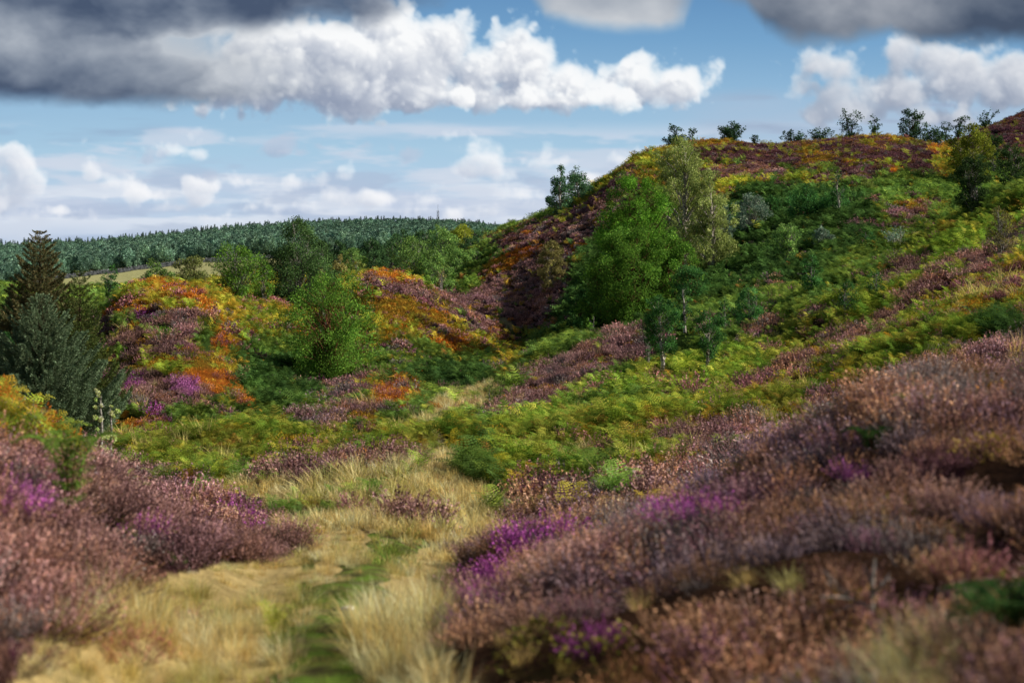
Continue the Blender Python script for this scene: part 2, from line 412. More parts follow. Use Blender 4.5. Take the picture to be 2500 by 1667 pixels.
def bracken_proto(name, mat, fr, pairs, sub, seed):
    g = np.random.default_rng(seed); A = Acc()
    for f in range(fr):
        az = 2 * np.pi * (f + g.random() * .8) / fr; L = 0.75 * (0.7 + .5 * g.random()); up = 0.75 + .55 * g.random()
        o = np.array([math.cos(az), math.sin(az), 0]); s0 = np.array([-o[1], o[0], 0])
        roll = g.normal(0, .35)
        t = np.linspace(0, 1, pairs + 3)
        # stalk rises, then arches over
        hh = up * (1 - (1 - t) ** 1.9) - 0.22 * t ** 3.5
        P = o[None] * (L * .72 * (0.15 * t + 0.85 * t ** 1.7))[:, None] + np.array([0, 0, 1.0])[None] * (hh * 0.75)[:, None]
        tan = unit(np.gradient(P, axis=0)); side = unit(s0[None] + roll * np.cross(tan, s0[None]))
        r = g.random(); b = g.random()
        w = 0.008
        a0 = P[:-1] - side[:-1] * w; a1 = P[:-1] + side[:-1] * w; a2 = P[1:]
        A.tri(np.stack([a0, a1, a2], 1), np.stack([np.full((len(a0), 3), (0.45, r, b))] * 3, 1))
        ks = np.arange(2, pairs + 2)
        for sg in (-1, 1):
            tt_ = t[ks]; pl = 0.34 * L * np.sin(np.pi * np.clip((tt_ - .12) / .88, 0, 1) ** .55 * .97) * (1.15 - .55 * tt_) + .02
            dirn = unit(side[ks] * sg + tan[ks] * 0.45 + np.array([0, 0, -.12]) + g.normal(0, .10, (len(ks), 3)))
            nrm = unit(np.cross(dirn, tan[ks])); bd = unit(np.cross(nrm, dirn))
            wd = (0.9 / pairs) * L * 0.55
            for k in range(sub):
                f0, f1 = k / sub, (k + 1) / sub
                if sub == 1:
                    q0, q1, q2 = P[ks] - bd * wd * .5, P[ks] + bd * wd * .5, P[ks] + dirn * pl[:, None]
                    A.tri(np.stack([q0, q1, q2], 1), np.stack([np.stack([np.full(len(ks), .75), np.clip(r + g.normal(0, .15, len(ks)), 0, 1), np.full(len(ks), b)], 1)] * 2 + [np.stack([np.full(len(ks), 1.), np.full(len(ks), r), np.full(len(ks), b)], 1)], 1))
                else:
                    c0 = P[ks] + dirn * (pl * f0)[:, None]; c1 = P[ks] + dirn * (pl * (f0 + .9 / sub))[:, None]
                    ww = wd * (1 - .7 * f0) * .8
                    for s2 in (-1, 1):
                        tipp = c0 + (bd * s2 * ww + dirn * pl[:, None] * .5 / sub) + np.array([0, 0, -.006])
                        A.tri(np.stack([c0, c1, tipp], 1), np.stack([np.stack([np.full(len(ks), .7 + .3 * f0), np.clip(r + g.normal(0, .12, len(ks)), 0, 1), np.clip(b + g.normal(0, .12, len(ks)), 0, 1)], 1)] * 3, 1))
    return A.mesh(name, mat)


def shrub_proto(name, mat, n, leaf, seed, h=.26, r=.34):
    g = np.random.default_rng(seed); A = Acc()
    d = unit(g.normal(0, 1, (n, 3))); d[:, 2] = np.abs(d[:, 2])
    k = (0.5 + .5 * g.random(n) ** .5)[:, None]
    lump = 1 + .22 * np.sin(d[:, :1] * 5 + seed) * np.cos(d[:, 1:2] * 4)
    c = d * k * lump * np.array([r, r, h])
    u = unit(d + g.normal(0, .6, (n, 3)) + np.array([0, 0, .4])); v = unit(np.cross(u, g.normal(0, 1, (n, 3))))
    s = leaf * (.6 + .8 * g.random(n))[:, None]
    r1 = g.random(n); r2 = g.random(n)
    q = np.clip(k[:, 0] * 1.5 - .5 + .1, 0, 1)
    T = np.stack([np.stack([q, r1, r2], 1)] * 3, 1)
    A.tri(np.stack([c - v * s * .5, c + v * s * .5, c + u * s * 1.3], 1), T)
    return A.mesh(name, mat)


def grass_proto(name, mat, n, h, w, seed, spread=.13, seg=3):
    g = np.random.default_rng(seed); A = Acc()
    az = g.random(n) * 2 * np.pi; rr = np.sqrt(g.random(n))
    base = np.stack([np.cos(az) * rr * spread, np.sin(az) * rr * spread, np.zeros(n)], 1)
    az2 = az + g.normal(0, .8, n); lean = np.abs(g.normal(.35, .25, n))
    o = np.stack([np.cos(az2), np.sin(az2), np.zeros(n)], 1)
    L = h * (.5 + .7 * g.random(n)); side = np.stack([-o[:, 1], o[:, 0], np.zeros(n)], 1)
    side = unit(side + g.normal(0, .5, (n, 3)) * np.array([1, 1, 0]))
    r1 = g.random(n); r2 = g.random(n)
    def at(t): return base + o * (L * (lean * t * .7 + lean * t ** 2.5 * .8))[:, None] + np.array([0, 0, 1.]) * (L * (t - lean * .35 * t ** 2.2))[:, None]
    ts = np.linspace(0, 1, seg + 1)
    for a, b in zip(ts[:-1], ts[1:]):
        wa, wb = w * (1 - a * .8), w * (1 - b * .95)
        p0, p1 = at(a), at(b)
        ta = np.stack([np.full(n, min(1, .35 + a)), r1, r2], 1); tb = np.stack([np.full(n, min(1, .35 + b)), r1, r2], 1)
        A.tri(np.stack([p0 - side * wa, p0 + side * wa, p1], 1), np.stack([ta, ta, tb], 1))
        if b < 1:
            A.tri(np.stack([p1 - side * wb, p1 + side * wb, p0 + side * wa], 1), np.stack([tb, tb, ta], 1))
    return A.mesh(name, mat)


def proto_collection(name, meshes):
    """prototypes live in a collection of their own that is not part of the scene"""
    c = bpy.data.collections.new(name)
    for i, me in enumerate(meshes):
        c.objects.link(bpy.data.objects.new('%s_%02d' % (name, i), me))
    return c


def scatter_object(name, protos, P, rot, sc, idx, col, col2, gain=1.7):
    me = bpy.data.meshes.new(name)
    me.vertices.add(len(P)); me.vertices.foreach_set('co', np.asarray(P, np.float32).ravel())
    def put(n_, ty, key, v):
        at = me.attributes.new(n_, ty, 'POINT'); at.data.foreach_set(key, np.asarray(v).ravel())
    put('rot', 'FLOAT_VECTOR', 'vector', rot.astype(np.float32)); put('size', 'FLOAT_VECTOR', 'vector', sc.astype(np.float32))
    put('kindidx', 'INT', 'value', idx.astype(np.int32))
    for n_, c in (('col', col), ('col2', col2)):
        c = np.clip(c * gain, 0, .9)
        put(n_, 'FLOAT_COLOR', 'color', np.hstack([c, np.ones((len(c), 1))]).astype(np.float32))
    o = link(name, me)
    ng = bpy.data.node_groups.new(name + '_scatter', 'GeometryNodeTree')
    ng.interface.new_socket('Geometry', in_out='INPUT', socket_type='NodeSocketGeometry')
    ng.interface.new_socket('Geometry', in_out='OUTPUT', socket_type='NodeSocketGeometry')
    gi = ng.nodes.new('NodeGroupInput'); go = ng.nodes.new('NodeGroupOutput')
    ip = ng.nodes.new('GeometryNodeInstanceOnPoints'); ip.inputs['Pick Instance'].default_value = True
    ci = ng.nodes.new('GeometryNodeCollectionInfo'); ci.inputs['Collection'].default_value = protos
    ci.inputs['Separate Children'].default_value = True; ci.inputs['Reset Children'].default_value = True
    def na(nm, ty):
        n = ng.nodes.new('GeometryNodeInputNamedAttribute'); n.data_type = ty; n.inputs['Name'].default_value = nm
        return n.outputs['Attribute']
    e = ng.nodes.new('FunctionNodeEulerToRotation')
    L = ng.links.new
    L(gi.outputs[0], ip.inputs['Points']); L(ci.outputs[0], ip.inputs['Instance'])
    L(na('kindidx', 'INT'), ip.inputs['Instance Index']); L(na('rot', 'FLOAT_VECTOR'), e.inputs[0]); L(e.outputs[0], ip.inputs['Rotation'])
    L(na('size', 'FLOAT_VECTOR'), ip.inputs['Scale']); L(ip.outputs[0], go.inputs[0])
    md = o.modifiers.new('scatter', 'NODES'); md.node_group = ng
    return o


# ------------------------------------------------------------------ scattering
def sample(density, d0, d1, tan=0.50, seed=0):
    """random ground points, density(d) plants per square metre, stratified by distance"""
    g = np.random.default_rng(seed)
    edges = np.exp(np.linspace(math.log(d0), math.log(d1), 60))
    xs, ys = [], []
    for a, b in zip(edges[:-1], edges[1:]):
        m = (a + b) / 2; tan = float(np.interp(m, [2, 12, 40], [1.15, .75, .50]))
        n = int(density(m) * (b - a) * 2 * tan * m)
        y = a + (b - a) * g.random(n)
        xs.append((g.random(n) * 2 - 1) * tan * y); ys.append(y)
    x = np.concatenate(xs); y = np.concatenate(ys)
    return x, y, ground_z(x, y)


def slope_tilt(x, y, k):
    e = 0.4
    gx = (ground_z(x + e, y) - ground_z(x - e, y)) / (2 * e); gy = (ground_z(x, y + e) - ground_z(x, y - e)) / (2 * e)
    return np.clip(gy * k, -.6, .6), np.clip(-gx * k, -.6, .6)


def palette(lab, table, g, x=None, y=None, scale=1.0):
    """pick two colours per plant from the palette of its label"""
    n = len(lab); c1 = np.zeros((n, 3)); c2 = np.zeros((n, 3))
    for L, cols in table.items():
        m = np.nonzero(lab == LAB[L])[0]
        if not len(m): continue
        C = np.array([srgb(*c) for c in cols])
        if x is None:
            c1[m] = C[g.integers(0, len(C), len(m))]
        else:                      # neighbours share their tint, clump by clump
            q = (fbm((x / scale)[m], (y / scale)[m], 171, 3) * .5 + .5) * len(C) * 3.0 + g.normal(0, .30, len(m))
            c1[m] = C[q.astype(int) % len(C)]
        c2[m] = C[g.integers(0, len(C), len(m))]
    v = np.exp(g.normal(0, .16, (n, 1)))
    return c1 * v, c2 * v


CLEAR = []          # bare ground round the foot of a few trees
for _px, _py, _r in ((662, 371, .40), (708, 374, .36), (648, 371, .3), (491, 412, .35), (837, 230, .6)):
    _h = hit(_px, _py); CLEAR.append((_h[0], _h[1], _r))


def cleared(x, y):
    k = np.zeros(len(x), bool)
    for cx, cy_, r in CLEAR:
        k |= (np.abs(x - cx * y / cy_) < r * 1.0) & (y < cy_ + .1) & (y > cy_ - 3.2 * r)
    return k


def accept(lab, prob, g):
    p = np.zeros(len(LAB))
    for k, v in prob.items(): p[LAB[k]] = v
    return g.random(len(lab)) < p[lab]

# ------------------------------------------------------------------ the ground: one sheet to the horizon
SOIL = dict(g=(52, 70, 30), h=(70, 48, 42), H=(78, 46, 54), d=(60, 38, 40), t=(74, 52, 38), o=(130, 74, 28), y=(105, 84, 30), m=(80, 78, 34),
            b=(70, 78, 30), G=(34, 52, 28), s=(178, 156, 104), w=(150, 132, 88), k=(76, 84, 40), x=(26, 20, 16), f=(176, 172, 118), n=(44, 50, 36), e=(96, 78, 46))  # x is near-black: shade put into the soil colour
_soil = np.array([srgb(*SOIL[c]) for c in 'ghHdtoymbGswkxfne'])


def build_ground():
    th = np.unique(np.concatenate([np.linspace(-math.pi, -.62, 50), np.linspace(-.62, .62, 820), np.linspace(.62, math.pi, 50)]))
    r = np.exp(np.linspace(math.log(.6), math.log(8900), 640))
    T, R = np.meshgrid(th, r)
    x = R * np.sin(T); y = R * np.cos(T); z = ground_z(x, y)
    z = z - 0.10 * sstep(4, 1, R)
    lab = label_at(x, np.maximum(y, .3), z)
    c = _soil[lab].copy()
    c *= np.exp(0.22 * fbm(x / .4, y / .4, 71, 3))[..., None]
    nr, nt_ = R.shape
    i = np.arange(nr - 1)[:, None] * nt_ + np.arange(nt_ - 1)[None]
    Fc = np.stack([i, i + 1, i + nt_ + 1, i + nt_], -1).reshape(-1, 4)[:, ::-1]
    m, nt, out = new_mat('peaty_ground')
    a = N(nt, 'ShaderNodeAttribute', attribute_name='col')
    tc = N(nt, 'ShaderNodeTexCoord')
    n1 = N(nt, 'ShaderNodeTexNoise', _Scale=2.2, _Detail=8.0, _Roughness=.7); nt.links.new(tc.outputs['Object'], n1.inputs['Vector'])
    k = math_(nt, 'MULTIPLY_ADD', n1.outputs['Fac'], 1.6); k.node.inputs[2].default_value = .2
    hs = N(nt, 'ShaderNodeHueSaturation'); nt.links.new(a.outputs['Color'], hs.inputs['Color']); nt.links.new(k, hs.inputs['Value'])
    b = N(nt, 'ShaderNodeBsdfDiffuse', _Roughness=1.0); nt.links.new(hs.outputs[0], b.inputs['Color'])
    n2 = N(nt, 'ShaderNodeTexNoise', _Scale=9.0, _Detail=6.0); nt.links.new(tc.outputs['Object'], n2.inputs['Vector'])
    bp = N(nt, 'ShaderNodeBump', _Strength=.7, _Distance=.06); nt.links.new(n2.outputs['Fac'], bp.inputs['Height']); nt.links.new(bp.outputs[0], b.inputs['Normal'])
    nt.links.new(b.outputs[0], out.inputs['Surface'])
    me = mesh_from('ground', np.stack([x, y, z], -1).reshape(-1, 3), Fc, {'col': c.reshape(-1, 3)}, m, smooth=True)
    o = link('ground', me); o['kind'] = 'structure'; o['label'] = 'rolling moorland ground with hollows, mounds and a steep hill on the right'
    return o


build_ground()

# ------------------------------------------------------------------ heather
MH = cover_material('heather_sprigs', srgb(34, 24, 19), .12)
MB = cover_material('bracken_fronds', srgb(50, 50, 22), .28)
MS = cover_material('bilberry_leaves', srgb(50, 38, 18), .22)
MG = cover_material('grass_blades', srgb(186, 160, 102), .30)


def build_heather():
    pr = []
    for s in range(3): pr.append(heather_proto('heather_sprig', MH, 150, 13, .0095, .0025, 10 + s))
    for s in range(3): pr.append(heather_proto('heather_sprig', MH, 70, 8, .018, .004, 20 + s))
    for s in range(3): pr.append(heather_proto('heather_sprig', MH, 42, 6, .036, .006, 30 + s))
    pc = proto_collection('heather_clump', pr)
    x, y, z = sample(lambda d: np.clip(24 * (8 / d) ** .5, 7, 24), 1.5, 215, seed=11)
    g = np.random.default_rng(5)
    lab = label_at(x, y, z, 1.0, g)
    ok = accept(lab, dict(h=.95, H=.98, d=.97, t=.97, o=.10, y=.12, m=.20, g=.03, b=.06, G=.02, s=.012, w=.02, e=.75, x=.10), g)
    # gaps between the clumps
    gap = fbm(x / .9, y / .9, 88, 2)
    ok &= ~((gap < -.30) & (y < 30) & (g.random(len(x)) < .68))
    x, y, z, lab, gap = x[ok], y[ok], z[ok], lab[ok], gap[ok]
    pal = dict(h=[(154, 120, 118), (134, 104, 104), (168, 134, 126), (162, 122, 98), (144, 110, 118), (124, 94, 88)],
               H=[(160, 80, 150), (144, 74, 130), (170, 106, 154), (136, 86, 116)],
               d=[(100, 68, 80), (112, 78, 86), (92, 60, 68), (120, 86, 92), (112, 76, 62)],
               t=[(188, 148, 114), (166, 128, 102), (162, 132, 124), (150, 118, 122), (148, 114, 84), (184, 140, 104), (152, 126, 138), (126, 98, 80), (144, 130, 138), (148, 108, 130)],
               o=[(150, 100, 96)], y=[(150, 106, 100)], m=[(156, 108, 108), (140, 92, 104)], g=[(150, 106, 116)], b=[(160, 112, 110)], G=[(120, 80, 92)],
               s=[(150, 96, 88)], w=[(150, 104, 112)], e=[(180, 136, 92), (164, 120, 84)], x=[(90, 62, 52)])
    c1, c2 = palette(lab, pal, g, x, y, np.clip(y / 10, 1, 6))
    c2 = c1 * .6 + c2 * .4
    big = (0.5 + .5 * np.clip(fbm(x / 3.1, y / 3.1, 93, 2) * 2, -1, 1))[:, None]      # broad drifts of browner / pinker heather
    tan_ = srgb(178, 130, 94)
    k = np.where((lab == LAB['h']) | (lab == LAB['t']), .45, .2)[:, None] * big
    c1 = c1 * (1 - k) + tan_ * k
    # grey dead stems here and there
    dead = g.random(len(x)) < np.where(fbm(x / .8, y / .8, 133, 2) > .32, .5, .02)
    c1[dead] = srgb(150, 138, 132) * .8; c2[dead] = srgb(130, 116, 110) * .8
    s = (.62 + .38 * g.random(len(x))) * (1 + .75 * np.clip(gap, -.7, .8)) * np.interp(y, [3, 8, 16, 40, 80, 150, 215], [.74, .78, .86, 1.05, 1.1, 1.15, 1.25])
    s[lab == LAB['s']] *= .6; s[lab == LAB['e']] *= .7
    nearf = np.interp(y, [4, 12, 25, 50], [.80, .86, .92, .84])[:, None] * np.where(lab == LAB['H'], 1.05, 1.0)[:, None] * np.exp(.30 * np.clip(fbm(x / 1.4, y / 1.4, 151, 2) * 2, -1, 1))[:, None]
    c1 = c1 * nearf; c2 = c2 * nearf
    idx = np.where(y < 15, 0, np.where(y < 55, 3, 6)) + g.integers(0, 3, len(x))
    tx, ty = slope_tilt(x, y, .35)
    rot = np.stack([tx + g.normal(0, .12, len(x)), ty + g.normal(0, .12, len(x)), g.random(len(x)) * 6.28], 1)
    sc = np.stack([s * 1.15, s * 1.15, s * (.9 + .3 * g.random(len(x)))], 1)
    o = scatter_object('heather', pc, np.stack([x, y, z - .03], 1), rot, sc, idx, c1, c2, 1.8)
    tag(o, 'purple, pink and rusty heather covering the banks and hillsides', 'heather', kind='stuff')
    print('heather', len(x), flush=True)


def build_bracken():
    pr = []
    for s in range(3): pr.append(bracken_proto('bracken_frond', MB, 6, 13, 3, 40 + s))
    for s in range(3): pr.append(bracken_proto('bracken_frond', MB, 6, 9, 1, 50 + s))
    for s in range(3): pr.append(bracken_proto('bracken_frond', MB, 5, 5, 1, 60 + s))
    pc = proto_collection('bracken_clump', pr)
    x, y, z = sample(lambda d: np.clip(28 * (22 / d) ** .7, 8, 30), 7, 215, seed=12)
    g = np.random.default_rng(6)
    lab = label_at(x, y, z, 1.0, g)
    ok = accept(lab, dict(g=.96, b=.96, G=.96, m=.5, y=.16, o=.08, h=.02, d=.03, H=.03, t=.012, s=.01, w=.05), g)
    ok &= ~((lab == LAB['t']) & (y < 12)); ok &= ~cleared(x, y)
    x, y, z, lab = x[ok], y[ok], z[ok], lab[ok]
    pal = dict(g=[(86, 108, 46), (98, 120, 50), (72, 96, 42), (114, 128, 50), (82, 108, 52)],
               b=[(114, 132, 44), (98, 124, 44), (134, 140, 50), (82, 112, 40), (156, 148, 62), (106, 126, 44)],
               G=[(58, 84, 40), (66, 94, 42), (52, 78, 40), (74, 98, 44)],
               m=[(120, 134, 46), (150, 138, 48), (96, 124, 44), (176, 138, 48), (110, 120, 40)],
               y=[(140, 126, 46), (170, 130, 46), (118, 122, 44)], o=[(206, 134, 44), (216, 150, 58), (196, 120, 40)], h=[(100, 130, 50), (150, 130, 50)],
               d=[(110, 110, 44)], H=[(86, 126, 48)], t=[(140, 130, 50)], s=[(120, 140, 56)], w=[(100, 132, 52)])
    c1, c2 = palette(lab, pal, g, x, y, np.clip(y / 22, 1, 4))
    big = np.clip(fbm(x / 4.5, y / 4.5, 61, 3) * 2.2, -1, 1)[:, None]
    c1 = c1 * np.exp(.34 * big); c2 = c2 * np.exp(.34 * big)
    p_turn = np.select([lab == LAB['b'], lab == LAB['m'], lab == LAB['g'], lab == LAB['G']], [.12, .15, .05, .015], .1) * (1 + .8 * -big[:, 0])
    turn = g.random(len(x)) < p_turn                       # fronds already turned
    C = np.array([srgb(*c) for c in [(224, 160, 48), (206, 128, 44), (228, 182, 70), (150, 92, 50)]])
    c1[turn] = C[g.integers(0, 4, turn.sum())]
    s = (.40 + .32 * g.random(len(x))) * np.interp(y, [8, 30, 80, 150, 215], [.66, .72, 1.1, 1.5, 1.7]) * (1 + .95 * fbm(x / 1.6, y / 1.6, 65, 2))
    s = np.where(lab == LAB['G'], s * 1.1, s); s = np.where((lab == LAB['o']) | (lab == LAB['y']), s * .7, s)
    idx = np.where(y < 34, 0, np.where(y < 72, 3, 6)) + g.integers(0, 3, len(x))
    tx, ty = slope_tilt(x, y, .5)
    rot = np.stack([tx + g.normal(0, .15, len(x)), ty + g.normal(0, .15, len(x)), g.random(len(x)) * 6.28], 1)
    sc = np.stack([s, s, s * (.66 + .38 * g.random(len(x)))], 1)
    o = scatter_object('bracken', pc, np.stack([x, y, z - .05], 1), rot, sc, idx, c1, c2, 2.05)
    tag(o, 'green bracken turning yellow and gold across the slopes and hollows', 'bracken', kind='stuff')
    print('bracken', len(x))


def build_bilberry():
    pr = [shrub_proto('bilberry_leaf', MS, 260, .026, 70 + s) for s in range(3)] + [shrub_proto('bilberry_leaf', MS, 130, .05, 80 + s) for s in range(3)]
    pc = proto_collection('bilberry_clump', pr)
    x, y, z = sample(lambda d: np.clip(14 * (26 / d) ** .55, 6, 14), 3.5, 215, seed=13)
    g = np.random.default_rng(8)
    lab = label_at(x, y, z, 1.0, g)
    ok = accept(lab, dict(o=.97, y=.95, m=.45, g=.04, b=.10, h=.08, d=.04, H=.05, G=.03, t=.09), g)
    x, y, z, lab = x[ok], y[ok], z[ok], lab[ok]
    pal = dict(o=[(214, 132, 50), (198, 112, 48), (222, 150, 56), (188, 114, 46)], y=[(154, 124, 46), (170, 130, 48), (134, 118, 46), (186, 130, 50)],
               m=[(190, 132, 44), (150, 132, 42), (120, 126, 40), (202, 124, 44)], g=[(96, 124, 44), (150, 134, 44)], b=[(150, 144, 44), (188, 146, 48)],
               h=[(150, 124, 44), (186, 120, 50), (112, 118, 44)], d=[(120, 104, 40), (150, 96, 40)], H=[(100, 118, 44)], G=[(62, 98, 40)], t=[(104, 110, 48), (128, 108, 54)])
    c1, c2 = palette(lab, pal, g)
    s = (.65 + .45 * g.random(len(x))) * np.interp(y, [4, 30, 80, 150, 215], [.7, .8, .95, 1.2, 1.4])
    idx = np.where(y < 55, 0, 3) + g.integers(0, 3, len(x))
    tx, ty = slope_tilt(x, y, .7)
    rot = np.stack([tx, ty, g.random(len(x)) * 6.28], 1)
    sc = np.stack([s, s, s * (.8 + .5 * g.random(len(x)))], 1)
    o = scatter_object('bilberry', pc, np.stack([x, y, z - .04], 1), rot, sc, idx, c1, c2, 1.45)
    tag(o, 'low orange and golden bilberry shrub in carpets on the mounds', 'bilberry', kind='stuff')
    print('bilberry', len(x))


def build_grass():
    pr = [grass_proto('grass_tuft', MG, 110, .34, .0030, 90 + s) for s in range(3)] + [grass_proto('grass_tuft', MG, 60, .34, .007, 94 + s, seg=2) for s in range(3)]
    pc = proto_collection('grass_tussock', pr)
    x, y, z = sample(lambda d: np.clip(80 * (6 / d) ** 1.0, 8, 95), 1.5, 75, seed=14)
    g = np.random.default_rng(9)
    lab = label_at(x, y, z, .6)
    ok = accept(lab, dict(s=.95, w=.95, k=.75, e=.55, t=.03, h=.03, b=.03, m=.03, x=.05), g)
    ok &= ~((fbm(x / .5, y / .5, 17, 2) < -.30) & (lab == LAB['k']))
    x, y, z, lab = x[ok], y[ok], z[ok], lab[ok]
    pal = dict(s=[(226, 204, 150), (218, 192, 132), (208, 180, 112), (230, 211, 164), (202, 172, 104), (182, 166, 98)], w=[(208, 188, 132), (192, 176, 106), (160, 160, 80), (214, 196, 146)],
               k=[(104, 136, 50), (88, 122, 46), (128, 142, 56), (140, 130, 70)], e=[(214, 188, 110), (190, 170, 90)], t=[(206, 180, 116)], h=[(206, 180, 116)], b=[(200, 180, 110)], m=[(200, 180, 110)], x=[(120, 104, 60)])
    c1, c2 = palette(lab, pal, g)
    big = fbm(x / 1.3, y / 1.3, 55, 3)
    gr = ((big < -.30) & (lab == LAB['s']) & (g.random(len(x)) < .75)) | ((lab == LAB['w']) & (big < -.1) & (g.random(len(x)) < .5))
    C = np.array([srgb(*c) for c in [(130, 146, 60), (150, 152, 70), (108, 132, 52)]])
    c1[gr] = C[g.integers(0, 3, gr.sum())]
    s = (.6 + .6 * g.random(len(x))) * np.clip(1 + np.interp(y, [6, 11], [1.6, 1.0]) * big, .66, 2.0) * np.clip((y / 9) ** .25, .9, 1.6)
    s = np.where(lab == LAB['k'], .36 * np.clip((y / 8) ** .3, .9, 1.5) * (.6 + .7 * g.random(len(x))), s); s = np.where(lab == LAB['w'], s * 1.35, s)
    s = np.where((y > 28), s * 1.2, s); s = np.where((lab != LAB['s']) & (lab != LAB['w']) & (lab != LAB['k']), s * .62, s)
    s = s * np.interp(y, [3, 6, 9, 12, 16], [.44, .52, .64, .8, 1.0]); s = np.where((lab == LAB['s']) & (y > 10), s * .44, s); s = np.where(lab == LAB['w'], s * .42, s)
    idx = np.where(y < 12, 0, 3) + g.integers(0, 3, len(x))
    rot = np.stack([g.normal(0, .12, len(x)), g.normal(-.12, .14, len(x)), g.random(len(x)) * 6.28], 1)
    sc = np.stack([s, s, s * (.8 + .4 * g.random(len(x)))], 1)
    sc[lab == LAB['k'], :2] *= 2.2
    o = scatter_object('grass', pc, np.stack([x, y, z - .02], 1), rot, sc, idx, c1, c2, 1.4)
    tag(o, 'pale straw coloured grass with green tufts on the flat and along the path', 'grass', kind='stuff')
    print('grass', len(x))


build_heather(); build_bracken(); build_bilberry(); build_grass()

# ------------------------------------------------------------------ sky: a dome behind the hills with cloud light worked out in three dimensions
def band_noise(shape, steps, lams, g):
    """isotropic noise, one field per wavelength, by filtering one white field"""
    W = np.fft.rfftn(g.standard_normal(shape).astype(np.float32))
    k = np.sqrt((np.fft.fftfreq(shape[0], steps[0]) ** 2)[:, None, None] + (np.fft.fftfreq(shape[1], steps[1]) ** 2)[None, :, None] + (np.fft.rfftfreq(shape[2], steps[2]) ** 2)[None, None, :]).astype(np.float32)
    res = []
    for lam in lams:
        q = k * lam
        n = np.fft.irfftn(W * np.exp(-(np.log(np.maximum(q, 1e-6)) / .42) ** 2), shape, axes=(0, 1, 2)).astype(np.float32)
        res.append(n / n.std())
    return res


def cloud_volume(u0, u1, v0, v1, step, depth, blobs, seed, amp=1.0, dens=.16, wstep=2.0, soft=7.0):
    """blobs: (u, v, ru, rv_up, rv_down, w).  Returns alpha, light, shade on the grid"""
    g = np.random.default_rng(seed)
    u = np.arange(u0, u1, step, dtype=np.float32); v = np.arange(v0, v1, step, dtype=np.float32)
    w = np.arange(-depth / 2, depth / 2, wstep, dtype=np.float32)
    sh = (len(v), len(u), len(w)); st = (step, step, wstep)
    S = np.full(sh, -60, np.float32)
    for (cu, cv, ru, rt, rb, cw) in blobs:
        rw = min(ru * .75, depth * .40)
        dv = v - cv
        q = ((u - cu) / ru)[None, :, None] ** 2 + (np.where(dv < 0, dv / rt, dv / rb))[:, None, None] ** 2 + ((w - cw) / rw)[None, None, :] ** 2
        d = (1 - np.sqrt(q)) * min(ru, rt)
        m = np.maximum(S, d); S = m + 2.5 * np.log1p(np.exp(-np.abs(S - d) / 2.5)) * .7
    LA = ((70, 10), (34, 7), (16, 4.2), (8, 2.0), (4.2, .7))
    for n, (lam, a) in zip(band_noise(sh, st, [q[0] for q in LA], g), LA):
        S += amp * a * ((np.abs(n) - .75) * .95 + n * .35)
    rho = np.clip(S / soft, 0, 1) * dens
    # light from the upper right, a little from the front
    Lu, Lv, Lw = .62, -.62, -.48
    tau = np.zeros(sh, np.float32)
    dist = 0
    for k, ds in enumerate((2, 3, 4, 5, 7, 9, 12, 15)):
        dist += ds
        su, sv, sw = int(round(Lu * dist / step)), int(round(Lv * dist / step)), int(round(Lw * dist / wstep))
        t = np.zeros(sh, np.float32)
        def sl(s, n): return (slice(max(0, -s), n - max(0, s)), slice(max(0, s), n - max(0, -s)))
        (a0, b0), (a1, b1), (a2, b2) = sl(sv, sh[0]), sl(su, sh[1]), sl(sw, sh[2])
        t[a0, a1, a2] = rho[b0, b1, b2]
        tau += t * ds
    sunl = .55 * np.exp(-tau * .60) + .55 * np.exp(-tau * .15)
    # less sky light reaches the undersides
    over_ = np.cumsum(rho, axis=0) * step
    sunl = sunl * (.52 + .48 * np.exp(-over_ * .30))
    T = np.ones(sh[:2], np.float32); Ls = np.zeros(sh[:2], np.float32)
    for k in range(sh[2]):
        a = 1 - np.exp(-rho[:, :, k] * wstep * 1.2)
        Ls += T * a * sunl[:, :, k]; T *= 1 - a
    al = 1 - T
    return u, v, al, Ls / np.maximum(al, 1e-4)


